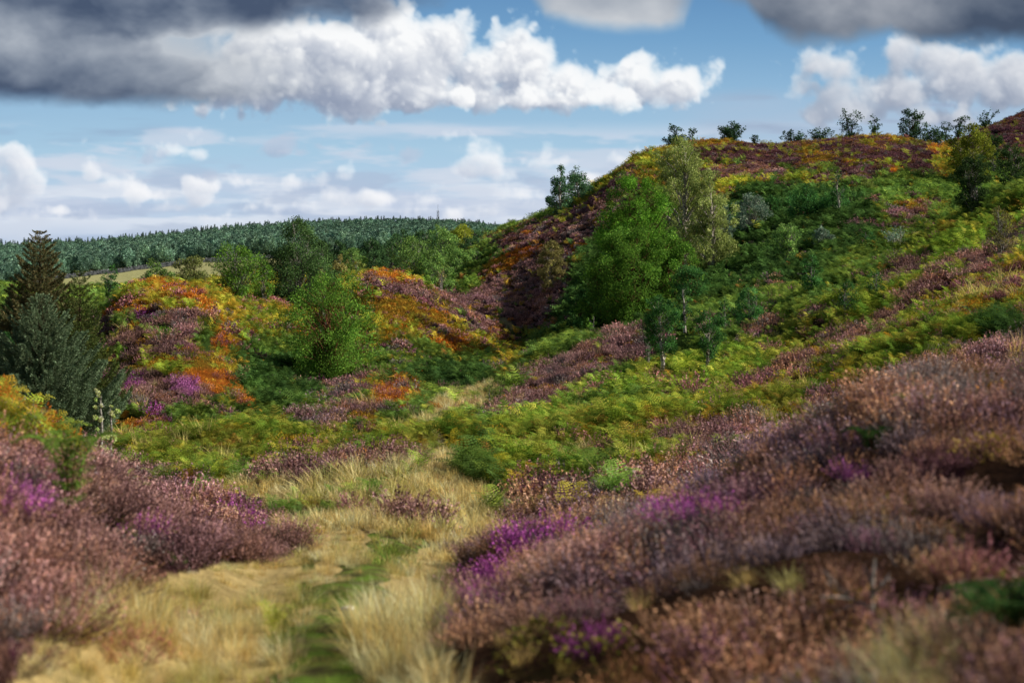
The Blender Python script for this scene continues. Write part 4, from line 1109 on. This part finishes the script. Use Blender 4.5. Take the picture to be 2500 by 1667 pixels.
T('rowan_tree', 'pale stemmed sapling rowan between the birch clump and the slim dark rowan', 685, 282, 16, base=333, shape='column', pal='deep', bark='birch', dens=.5, bare=.3, seed=27, clumps=18)
T('rowan_bush', 'round bushy rowan standing alone right of the slim rowans', 748, 286, 30, base=328, shape='column', pal='deep', bark='grey', dens=1.0, bare=.05, seed=28, stems=3, cat='bush', light=1.3)
T('rowan_bush', 'upright green rowan bush on the slope above the round bushy one', 812, 254, 23, base=294, shape='column', pal='deep', bark='grey', dens=1.0, bare=.04, seed=29, stems=3, cat='bush', light=1.35)
T('willow_bush', 'open pale green willow with bare lower stems on the shaded slope', 786, 223, 34, base=264, shape='fan', pal='wood', bark='grey', dens=0.8, bare=.12, seed=30, stems=4, twig=1, cat='bush', light=1.4)
T('willow_bush', 'silvery blue bush tucked behind the narrow silvery birch', 724, 202, 22, d=95, shape='column', pal='silver', bark='grey', dens=.9, bare=.06, seed=31, stems=2, cat='bush', light=.75)
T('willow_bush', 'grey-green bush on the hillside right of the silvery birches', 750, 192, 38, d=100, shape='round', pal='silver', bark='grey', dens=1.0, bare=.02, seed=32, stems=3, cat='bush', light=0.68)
T('hawthorn_bush', 'large dark green thicket in the middle of the hillside', 806, 184, 42, d=97, shape='round', pal='deep', bark='dark', dens=1.1, bare=0, seed=33, stems=4, cat='bush', light=1.2)
T('hawthorn_bush', 'smaller green thicket joined to the right of the large one', 834, 190, 34, d=96, shape='round', pal='deep', bark='dark', dens=1.0, bare=0, seed=34, stems=4, cat='bush', light=1.1)
T('birch_tree', 'thin birch with a bare white stem among the hillside thickets', 838, 172, 16, d=94, shape='column', pal='deep', bark='birch', dens=.18, bare=.2, seed=35, twig=1)
T('dead_shrub', 'spindly pale shrub with a forked white stem on the slope', 897, 226, 30, base=256, shape='fan', pal='silver', bark='birch', dens=.25, bare=.15, seed=36, stems=3, twig=2, cat='shrub', light=1.1)
T('sapling', 'thin dark sapling rising from the bracken below the upright rowan bush', 848, 278, 22, base=322, shape='column', pal='deep', bark='grey', dens=0.4, bare=.15, seed=37, twig=1, light=.9)
T('sapling', 'thin dark sapling higher up the slope, right of its neighbour', 875, 268, 20, base=302, shape='column', pal='deep', bark='grey', dens=0.4, bare=.15, seed=38, twig=1, light=.9)
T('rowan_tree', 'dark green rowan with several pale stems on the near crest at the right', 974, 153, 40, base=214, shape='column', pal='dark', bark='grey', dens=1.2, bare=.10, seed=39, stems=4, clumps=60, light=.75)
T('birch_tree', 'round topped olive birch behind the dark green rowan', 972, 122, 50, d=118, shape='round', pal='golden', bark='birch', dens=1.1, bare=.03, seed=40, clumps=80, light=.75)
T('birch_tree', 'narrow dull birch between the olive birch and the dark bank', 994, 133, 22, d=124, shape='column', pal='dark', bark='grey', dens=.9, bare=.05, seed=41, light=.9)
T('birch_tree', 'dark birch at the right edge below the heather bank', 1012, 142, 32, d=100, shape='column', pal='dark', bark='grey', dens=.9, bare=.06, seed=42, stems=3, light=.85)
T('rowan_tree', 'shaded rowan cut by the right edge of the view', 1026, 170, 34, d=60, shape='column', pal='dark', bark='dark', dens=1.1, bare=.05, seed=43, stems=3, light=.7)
T('willow_bush', 'twiggy olive willow bush on the near slope at the right', 1000, 205, 30, base=260, shape='column', pal='brown', bark='grey', dens=.42, bare=.03, seed=44, stems=5, twig=2, cat='bush', light=.75)
T('hawthorn_bush', 'dark bush on the upper slope between the silvery birches and the large thicket', 772, 196, 26, d=104, shape='round', pal='deep', bark='dark', dens=1.0, bare=0, seed=70, stems=3, cat='bush', light=.9)
T('hawthorn_bush', 'olive bush high on the slope right of the thin white stemmed birch', 866, 178, 26, d=106, shape='round', pal='dull', bark='dark', dens=1.0, bare=0, seed=71, stems=3, cat='bush', light=1.0)
T('willow_bush', 'small grey-green bush low on the shaded slope below the large thicket', 822, 226, 20, d=78, shape='round', pal='silver', bark='grey', dens=.9, bare=0, seed=72, stems=3, cat='bush', light=.8)
T('rowan_bush', 'small dark rowan bush beside the spindly forked shrub', 868, 230, 18, d=76, shape='oval', pal='deep', bark='grey', dens=1.0, bare=0, seed=73, stems=3, cat='bush', light=1.0)
T('willow_bush', 'loose olive bush among the bracken right of the silvery birches', 728, 236, 22, d=88, shape='round', pal='dull', bark='grey', dens=.8, bare=0, seed=74, stems=3, cat='bush', light=1.0)
# the skyline of the hill
def S(label, px, top, wpx, d, shape, dens, seed, stems=3, twig=1, wind=0.0, bare=.05, name='hawthorn_tree'):
    T(name, label, px, top, wpx * .74, d=d, shape=shape, pal='sky', bark='dark', dens=dens, stems=stems, twig=twig, wind=wind, seed=seed, bare=bare, droop=.05, group='trees on the skyline of the hill', ragged=.5)
S('dark leafy tree breaking the skyline above the tall silvery birch', 674, 124, 28, 160, 'oval', .9, 50)
S('thin wispy tree alone on the skyline right of the silvery birch', 692, 127, 13, 163, 'column', .6, 51, 1)
S('dense rounded tree, broadest on the left half of the skyline', 732, 121, 36, 162, 'round', 1.25, 52)
S('tiny bush just right of the dense rounded skyline tree', 754, 135, 12, 163, 'fan', .6, 53)
S('low spreading bush on the middle of the skyline', 794, 131, 30, 163, 'fan', .8, 54, 4)
S('low bush with a ragged top next to the open branched tree', 821, 128, 34, 163, 'fan', .85, 55, 4)
S('open tree with airy upswept branches on the skyline', 850, 109, 32, 161, 'fan', .42, 56, 4, 2, name='rowan_tree')
S('small slim tree right of the open branched skyline tree', 875, 115, 19, 161, 'column', .5, 57, 2, 1, name='rowan_tree')
S('tall dense tree on the heathery hump near the right of the skyline', 912, 107, 36, 163, 'round', .95, 58, 3)
S('low dark bush stepping down beside the tall dense tree', 932, 126, 34, 170, 'round', 1.0, 59, 3)
S('small wind-bent tree against a white cloud left of the dark bank', 957, 116, 22, 190, 'fan', .5, 60, 2, 1, .5)
S('wind-bent little tree on the shoulder of the dark bank', 983, 108, 22, 198, 'fan', .45, 61, 2, 1, .7)
S('wispy low bush between the dark bank and the tall dense tree', 946, 122, 18, 185, 'fan', .5, 62, 3, 1)
# valley and slopes
T('sapling', 'lone thin birch sapling with a white stem beside the straw coloured path', 491, 384, 16, base=412, shape='column', pal='dull', bark='birch', dens=0.35, bare=.2, seed=63, twig=1, clumps=12)
T('sapling', 'small green sapling in the shade at the left foot of the birch clump', 591, 312, 12, d=66, shape='column', pal='green', bark='grey', dens=.6, bare=.1, seed=64)
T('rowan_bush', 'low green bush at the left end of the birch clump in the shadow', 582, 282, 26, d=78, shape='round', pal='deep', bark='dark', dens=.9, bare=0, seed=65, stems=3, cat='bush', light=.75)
T('birch_tree', 'small green birch where the valley meets the far heather', 506, 238, 30, d=150, shape='round', pal='wood', bark='grey', dens=1.1, bare=0, seed=66, stems=2)
T('willow_bush', 'little round bush on the far heather skyline', 488, 230, 12, d=205, shape='round', pal='wood', bark='grey', dens=1, bare=0, seed=67, stems=2, cat='bush')
T('birch_tree', 'young birch in the bracken between the slim rowan and the round bush', 724, 296, 14, base=338, shape='column', pal='deep', bark='grey', dens=.35, bare=.15, seed=68, twig=1)

# the broadleaved wood beyond the rounded mound
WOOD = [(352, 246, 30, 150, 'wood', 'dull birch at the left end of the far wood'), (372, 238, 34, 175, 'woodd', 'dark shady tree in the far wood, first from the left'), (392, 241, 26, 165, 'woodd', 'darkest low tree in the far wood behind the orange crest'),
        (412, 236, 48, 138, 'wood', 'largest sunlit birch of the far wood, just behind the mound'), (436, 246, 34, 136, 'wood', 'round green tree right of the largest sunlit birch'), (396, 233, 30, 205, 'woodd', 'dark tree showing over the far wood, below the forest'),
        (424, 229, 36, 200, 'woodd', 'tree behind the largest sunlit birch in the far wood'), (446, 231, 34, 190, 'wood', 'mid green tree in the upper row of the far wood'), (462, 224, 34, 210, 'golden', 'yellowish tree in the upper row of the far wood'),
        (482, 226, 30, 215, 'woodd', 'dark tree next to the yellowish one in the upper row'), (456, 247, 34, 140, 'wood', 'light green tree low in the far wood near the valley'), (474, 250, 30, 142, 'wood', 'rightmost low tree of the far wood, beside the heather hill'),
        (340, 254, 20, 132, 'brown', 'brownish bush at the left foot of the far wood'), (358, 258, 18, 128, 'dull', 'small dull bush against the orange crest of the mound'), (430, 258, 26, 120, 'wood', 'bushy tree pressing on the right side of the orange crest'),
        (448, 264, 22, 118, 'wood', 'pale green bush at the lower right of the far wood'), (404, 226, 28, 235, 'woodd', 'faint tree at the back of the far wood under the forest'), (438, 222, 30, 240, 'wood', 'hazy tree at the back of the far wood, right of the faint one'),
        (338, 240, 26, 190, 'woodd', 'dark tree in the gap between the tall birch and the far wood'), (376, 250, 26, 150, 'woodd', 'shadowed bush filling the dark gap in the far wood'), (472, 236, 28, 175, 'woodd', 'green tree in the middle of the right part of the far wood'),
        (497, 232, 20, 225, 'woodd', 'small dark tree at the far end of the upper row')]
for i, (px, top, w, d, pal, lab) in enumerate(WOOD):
    T('birch_tree', lab, px, top, w, d=d, shape='round', pal=pal, bark='grey', dens=1.15, stems=2, bare=0, seed=100 + i, group='trees of the far wood', droop=.4, light=1.3)
# dark trees at the far left below the forest
LEFTW = [(8, 296, 34, 80, 'woodd', 'dark bush at the left edge behind the blue-green spruce'), (22, 318, 30, 60, 'deep', 'green bush at the left edge beside the blue-green spruce'), (70, 300, 30, 75, 'woodd', 'dark bush between the rusty spruce and the mossy one'), (6, 330, 26, 48, 'deep', 'leafy bush low at the left edge')]
for i, (px, top, w, d, pal, lab) in enumerate(LEFTW):
    T('hawthorn_bush', lab, px, top, w, d=d, shape='round', pal=pal, bark='dark', dens=1.0, stems=3, bare=0, seed=140 + i, cat='bush')

# ------------------------------------------------------------------ conifer forest on the far ridge
def conifer_proto(name, mat, n, seed, kind):
    g = np.random.default_rng(seed); A = Acc()
    if kind == 'spruce':
        t = g.random(n) ** .75; z = .16 + .84 * t; r = .17 * (1 - t) ** 1.15 * (.5 + .5 * g.random(n)) + .004
        sz = .055 * (1.25 - t * .8)
    else:
        t = g.random(n); z = .34 + .64 * t; r = .20 * np.sqrt(np.clip(1 - (t * 1.9 - .8) ** 2, .05, 1)) * (.35 + .65 * g.random(n) ** .5)
        sz = np.full(n, .055)
    a = g.random(n) * 6.28
    lump = 1 + .35 * np.sin(a * 3 + z * 14 + seed)
    c = np.stack([np.cos(a) * r * lump, np.sin(a) * r * lump, z + g.normal(0, .012, n)], 1)
    o = np.stack([np.cos(a), np.sin(a), np.full(n, -.25 if kind == 'spruce' else .25)], 1)
    u = unit(o + g.normal(0, .45, (n, 3))); v = unit(np.cross(u, g.normal(0, 1, (n, 3)))); s = (sz * (.6 + .7 * g.random(n)))[:, None]
    P = np.stack([c - v * s * .5, c + v * s * .5, c + u * s], 1)
    q = np.clip(.55 + .6 * (r / .2), 0, 1); T_ = np.stack([np.stack([q, g.random(n), g.random(n)], 1)] * 3, 1)
    A.tri(P, T_)
    for k in range(4):
        b = k / 4 * 6.28; b2 = (k + 1) / 4 * 6.28; R = .016
        p = np.array([[[math.cos(b) * R, math.sin(b) * R, -.05], [math.cos(b2) * R, math.sin(b2) * R, -.05], [0, 0, .95]]])
        A.tri(p, np.zeros((1, 3, 3)) + np.array([.30, .5, .3]))
    return A.mesh(name, mat)


def build_forest():
    mat = cover_material('forest_needles', srgb(46, 46, 40), .12)
    pr = [conifer_proto('conifer', mat, 620, 300 + s, 'pine') for s in range(3)] + [conifer_proto('conifer', mat, 480, 310 + s, 'spruce') for s in range(3)]
    pc = proto_collection('conifer_tree', pr)
    g = np.random.default_rng(77)
    P = []
    for X0, X1, d0, d1, n in ((-170, 580, 425, 690, 12500), (-170, 640, 690, 735, 1000), (-170, 640, 735, 765, 420)):
        d = np.sqrt(d0 ** 2 + (d1 ** 2 - d0 ** 2) * g.random(n)); X = X0 + (X1 - X0) * g.random(n)
        P.append(np.stack([(X - CX) / F * d, d, X], 1))
    P = np.vstack(P); x, y, X = P[:, 0], P[:, 1], P[:, 2]
    edge = np.interp(X, [-170, 64, 200, 340, 560], [432, 428, 440, 440, 430]) + 6 * fbm(x / 14, y / 14, 5, 2)
    k = y > edge; x, y, X = x[k], y[k], X[k]
    z = ground_z(x, y); n = len(x)
    ridge = y > 692
    idx = np.where(ridge, 3, 0) + g.integers(0, 3, n)
    sp = (~ridge) & (g.random(n) < .10); idx[sp] = 3 + g.integers(0, 3, sp.sum())
    h = np.where(ridge, 6.6, 6.0) * (.6 + .7 * g.random(n) ** 1.3) * np.interp(X, [-170, 100, 330, 460, 560], [.95, .95, 1.0, 1.05, .8])
    C = np.array([srgb(*c) for c in [(86, 108, 92), (94, 118, 100), (80, 102, 88), (100, 122, 100)]]); R = np.array([srgb(*c) for c in [(66, 84, 70), (60, 78, 66), (74, 90, 72)]])  # paler, bluish needle colours carry the haze of distance
    c1 = np.where(ridge[:, None], R[g.integers(0, 3, n)], C[g.integers(0, 4, n)]); c2 = np.where(ridge[:, None], R[g.integers(0, 3, n)], C[g.integers(0, 4, n)])
    v = np.exp(g.normal(0, .15, (n, 1)) + .14 * fbm(x / 40, y / 40, 9, 2)[:, None])
    o = scatter_object('conifer_forest', pc, np.stack([x, y, z - .3], 1), np.stack([g.normal(0, .03, n), g.normal(0, .03, n), g.random(n) * 6.28], 1), np.stack([h * (.9 + .3 * g.random(n)), h * (.9 + .3 * g.random(n)), h], 1), idx, c1 * v, c2 * v, 3.0)
    tag(o, 'dense blue-green conifer forest along the far ridge', 'forest', kind='stuff')
    print('forest', n)


build_forest()

# ------------------------------------------------------------------ dry stone wall along the forest edge
def stone_wall():
    g = np.random.default_rng(3); mat = bark_material('dry_stone', (70, 72, 74), (132, 134, 136), .35)
    V = []; Fc = []; n = 0
    Xs = np.linspace(-60, 330, 420)
    for a, b in zip(Xs[:-1], Xs[1:]):
        d = float(np.interp(a, [-170, 64, 200, 340, 560], [416, 412, 424, 424, 416])); x0, x1 = (a - CX) / F * d, (b - CX) / F * d + .04
        z0 = float(ground_z(np.array([x0]), np.array([d]))[0]); h = 1.15 + .3 * g.random(); y0, y1 = d - .35 - .1 * g.random(), d + .35
        t = .12
        c = [(x0, y0, z0 - .5), (x1, y0, z0 - .5), (x1, y1, z0 - .5), (x0, y1, z0 - .5), (x0 + t, y0 + t, z0 + h), (x1 - t, y0 + t, z0 + h), (x1 - t, y1 - t, z0 + h), (x0 + t, y1 - t, z0 + h)]
        V += c; Fc += [[n + q for q in f] for f in ((0, 3, 2, 1), (4, 5, 6, 7), (0, 1, 5, 4), (1, 2, 6, 5), (2, 3, 7, 6), (3, 0, 4, 7))]; n += 8
    tag(link('stone_wall', mesh_from('stone_wall', V, Fc, None, mat)), 'grey dry stone wall between the pale field and the conifer forest', 'wall')


stone_wall()


def mast():
    d = 735.0; X = 438; x = (X - CX) / F * d; z = float(ground_z(np.array([x]), np.array([d]))[0]); top = -(210 - HY) / F * d
    mat = bark_material('galvanised_steel', (120, 124, 130), (150, 154, 160), .1)
    H = top - z; tb = Tube(); w = .55
    for sx, sy in ((-1, -1), (1, -1), (0, 1)):
        tb.add([(sx * w, sy * w, 0), (sx * w * .7, sy * w * .7, H)], [.11, .09], 4)
    for k in range(int(H / 1.6)):
        z0 = k * 1.6
        for (a, b) in (((-1, -1), (1, -1)), ((1, -1), (0, 1)), ((0, 1), (-1, -1))):
            tb.add([(a[0] * w, a[1] * w, z0), (b[0] * w * .97, b[1] * w * .97, z0 + 1.6)], [.05, .05], 3)
    root = bpy.data.objects.new('radio_mast', None); COL.objects.link(root); root.location = (x, d, z)
    tag(root, 'thin grey lattice radio mast rising above the forest ridge', 'mast')
    link('lattice', tb.mesh('lattice', mat), root)
    t2 = Tube(); t2.add([(0, -.3, H - .5), (0, -.3, H + 3.0)], [.09, .05], 5); link('antenna', t2.mesh('antenna', mat), root)


mast()

# ------------------------------------------------------------------ the trodden path, stones and sticks
def build_path():
    pts = [(318, 700), (322, 650), (332, 615), (352, 588), (372, 566), (392, 546), (408, 526)]
    C = []
    for a, b in zip(pts[:-1], pts[1:]):
        for t in np.linspace(0, 1, 10, endpoint=False):
            C.append((a[0] + (b[0] - a[0]) * t, a[1] + (b[1] - a[1]) * t))
    W = np.array([hit(px, min(py, 690), 3.0) for px, py in C]); W = W[:, :2]
    d0 = W[0]; W = W[np.concatenate([[True], np.hypot(*np.diff(W, axis=0).T) > 1e-3])]
    for _ in range(6): W[1:-1] = (W[:-2] + 2 * W[1:-1] + W[2:]) / 4
    T_ = unit(np.gradient(W, axis=0)); Nn = np.stack([T_[:, 1], -T_[:, 0]], 1)
    k = np.linspace(-1, 1, 9)
    wd = .26 + .07 * np.sin(np.arange(len(W)) * .5) + .05 * np.sin(np.arange(len(W)) * 1.3)
    P = W[:, None] + Nn[:, None] * (k[None] * wd[:, None])[..., None]
    z = ground_z(P[..., 0], P[..., 1]) + .016 * (1 - np.abs(k)[None] ** 4) - .004
    V = np.concatenate([P, z[..., None]], -1).reshape(-1, 3)
    i = np.arange(len(W) - 1)[:, None] * 9 + np.arange(8)[None]
    Fc = np.stack([i, i + 9, i + 10, i + 1], -1).reshape(-1, 4)[:, ::-1]
    m, nt, out = new_mat('trodden_turf')
    tc = N(nt, 'ShaderNodeTexCoord'); n1 = N(nt, 'ShaderNodeTexNoise', _Scale=5.0, _Detail=7.0); nt.links.new(tc.outputs['Object'], n1.inputs['Vector'])
    r = N(nt, 'ShaderNodeValToRGB'); nt.links.new(n1.outputs['Fac'], r.inputs[0])
    r.color_ramp.elements[0].position = .38; r.color_ramp.elements[0].color = (*srgb(74, 70, 44), 1); r.color_ramp.elements[1].position = .62; r.color_ramp.elements[1].color = (*srgb(100, 122, 50), 1)
    e = r.color_ramp.elements.new(.5); e.color = (*srgb(96, 100, 52), 1)
    b = N(nt, 'ShaderNodeBsdfDiffuse'); nt.links.new(r.outputs[0], b.inputs['Color'])
    bp = N(nt, 'ShaderNodeBump', _Strength=.8, _Distance=.03); nt.links.new(n1.outputs['Fac'], bp.inputs['Height']); nt.links.new(bp.outputs[0], b.inputs['Normal'])
    nt.links.new(b.outputs[0], out.inputs['Surface'])
    o = link('path', mesh_from('path', V, Fc, None, m, smooth=True)); o['kind'] = 'structure'; o['label'] = 'narrow trodden path of short turf and bare earth'


build_path()


def stone(label, px, py, w, h, c0, c1, seed):
    g = np.random.default_rng(seed); x, y, z = hit(px, py, 3.0)
    n, m = 14, 9; th = np.linspace(0, 2 * np.pi, n, endpoint=False); ph = np.linspace(-1.45, 1.45, m)
    V = np.array([[math.cos(p) * math.cos(t), math.cos(p) * math.sin(t), math.sin(p)] for p in ph for t in th])
    V = np.sign(V) * np.abs(V) ** .75
    k = 1 + .22 * np.sin(V[:, 0] * 3 + seed) * np.cos(V[:, 1] * 4 + seed) + .04 * g.normal(0, 1, len(V))
    s = w / F * y * .5; V = V * k[:, None] * np.array([s, s * .8, h / F * y * .5])
    Fc = [[j * n + i, j * n + (i + 1) % n, (j + 1) * n + (i + 1) % n, (j + 1) * n + i] for j in range(m - 1) for i in range(n)]
    o = link('stone', mesh_from('stone', V, Fc, None, bark_material('weathered_stone', c0, c1, 6), smooth=True), loc=(x, y, z + h / F * y * .30)); o.rotation_euler = (0, .08, g.random() * 6)
    tag(o, label, 'stone')


stone('flat pale stone lying in the middle of the grassy path', 348, 610, 15, 6, (150, 142, 132), (226, 220, 210), 1)
stone('small brown stone on the left side of the trodden turf', 243, 632, 10, 6, (70, 52, 42), (120, 96, 80), 2)
stone('small grey stone beside the path below the pale one', 262, 609, 8, 4, (130, 126, 118), (190, 186, 176), 3)


def dead_stick():
    px, py = 862, 585; x, y, z = hit(px, py, 3.0, lift=.2); m = BARK['grey']; u = y / F; g = np.random.default_rng(4)
    tb = Tube()
    def br(p, q, r): tb.add([np.array(p) * u, (np.array(p) + np.array(q)) / 2 * u + g.normal(0, .006, 3), np.array(q) * u], [r * u, r * .8 * u, r * .4 * u], 6)
    br((0, 0, -10), (2, -4, 44), 2.2); br((1, 0, 8), (16, -6, 30), 1.6); br((2, -1, 20), (-8, -4, 36), 1.1); br((8, -2, 18), (20, 2, 22), .9)
    br((-4, 0, -4), (-46, -6, 22), 1.4); br((-14, -2, 2), (-52, -8, 8), 1.1); br((-22, -3, 9), (-50, -4, 34), .9); br((-10, -1, 0), (-36, -9, -6), 1.0)
    tag(link('dead_branch', tb.mesh('dead_branch', m), loc=(x, y - .15, z + .16)), 'forked grey dead branch poking out of the dark heather hollow', 'branch')


dead_stick()


def fern(label, px, py, d, n, L, pal, seed, cap=2.0):
    g = np.random.default_rng(seed); x = (px - CX) / F * d; zt = -(py - HY) / F * d; z = float(ground_z(np.array([x]), np.array([d]))[0])
    root = bpy.data.objects.new('fern', None); COL.objects.link(root); root.location = (x, d, z); tag(root, label, 'fern')
    hh = min(zt - z, cap)
    for k in range(n):
        a = 2 * np.pi * k / n + g.random(); t = np.linspace(0, 1, 16); o = np.array([math.cos(a), math.sin(a), 0]); s0 = np.array([-o[1], o[0], 0])
        P = o[None] * (L * (.1 * t + .9 * t ** 1.7))[:, None] + np.array([0, 0, 1.])[None] * ((hh * 1.15) * (1 - (1 - t) ** 2.4) - .30 * L * t ** 3)[:, None]
        T_ = unit(np.gradient(P, axis=0)); C = []; U = []; S_ = []
        for i in range(3, 16):
            for sg in (-1, 1):
                pl = .36 * L * math.sin(math.pi * min(1, (t[i] - .1) / .9) ** .6 * .96) + .02; dr = unit(s0 * sg + T_[i] * .5 + np.array([0, 0, -.1]))
                for f in np.linspace(.05, 1, 9):
                    for s2 in (-1, 1):
                        bd = unit(np.cross(np.cross(dr, T_[i]), dr)); C.append(P[i] + dr * pl * f); U.append(unit(bd * s2 + dr * .6)); S_.append((.16 * pl + .012) * (1.1 - .6 * f))
        C = np.array(C); U = np.array(U); S_ = np.array(S_); c = np.array([srgb(*q) for q in pal]); col = c[g.integers(0, len(c), len(C))] * np.exp(g.normal(0, .15, (len(C), 1)))
        fo = link('frond', leaves_mesh('frond', C, U, S_, col, g, ML, .5), root)
        tb = Tube(); tb.add(P, .006 * (1.1 - t) + .0015, 5); link('stalk', tb.mesh('stalk', BARK['brown']), fo)


fern('blurred green fern among the heather at the lower right edge', 1012, 588, 4.4, 4, .26, [(66, 96, 50), (56, 84, 46), (80, 104, 52)], 1)
fern('green fern standing in the heather bank at the left', 70, 440, 9.2, 5, .34, [(130, 156, 66), (106, 140, 60)], 2)
fern('yellow-green fern high on the right heather bank', 916, 396, 9.4, 3, .16, [(120, 140, 54), (96, 124, 52)], 4, .42)
fern('small green fern below the yellow-green one on the right bank', 872, 428, 8.8, 3, .18, [(62, 96, 50), (80, 104, 50)], 5, .38)

# ------------------------------------------------------------------ camera and light
cam = bpy.data.cameras.new('camera'); camo = bpy.data.objects.new('camera', cam); COL.objects.link(camo)
cam.lens = 50; cam.sensor_width = 36; cam.sensor_fit = 'HORIZONTAL'; cam.clip_start = .1; cam.clip_end = 30000
camo.rotation_euler = (math.radians(90), 0, 0)
cam.shift_y = -(341 - HY) / 1024.0
cam.dof.use_dof = True; cam.dof.focus_distance = 46; cam.dof.aperture_fstop = 1.9
scene.camera = camo

SUN_AZ, SUN_EL = math.radians(88), math.radians(33)     # to the right of the view, fairly high
sun = bpy.data.lights.new('sun', 'SUN'); suno = bpy.data.objects.new('sun', sun); COL.objects.link(suno)
sun.energy = 5.0; sun.angle = math.radians(.53); sun.color = (1, .94, .84)
sd = Vector((math.sin(SUN_AZ) * math.cos(SUN_EL), math.cos(SUN_AZ) * math.cos(SUN_EL), math.sin(SUN_EL)))
suno.rotation_euler = sd.to_track_quat('Z', 'Y').to_euler()

w = bpy.data.worlds.new('World'); scene.world = w; w.use_nodes = True
wn = w.node_tree; wn.nodes.clear()
sk = wn.nodes.new('ShaderNodeTexSky'); sk.sky_type = 'NISHITA'; sk.sun_disc = False
sk.sun_elevation = SUN_EL; sk.sun_rotation = SUN_AZ; sk.altitude = 200; sk.air_density = 1.1; sk.dust_density = .6; sk.ozone_density = 1.5
bg = wn.nodes.new('ShaderNodeBackground'); bg.inputs['Strength'].default_value = .055
wo = wn.nodes.new('ShaderNodeOutputWorld')
wn.links.new(sk.outputs[0], bg.inputs[0]); wn.links.new(bg.outputs[0], wo.inputs[0])

scene.view_settings.view_transform = 'Standard'; scene.view_settings.look = 'None'
scene.view_settings.exposure = 0; scene.view_settings.gamma = 1
scene.render.engine = 'CYCLES'
cy = scene.cycles
cy.max_bounces = 6; cy.diffuse_bounces = 2; cy.glossy_bounces = 2; cy.transmission_bounces = 4; cy.transparent_max_bounces = 8
cy.use_denoising = True
try:
    cy.denoiser = 'OPENIMAGEDENOISE'; cy.denoising_input_passes = 'RGB_ALBEDO_NORMAL'
except Exception:
    pass
cy.sample_clamp_indirect = 6
cy.caustics_reflective = False; cy.caustics_refractive = False
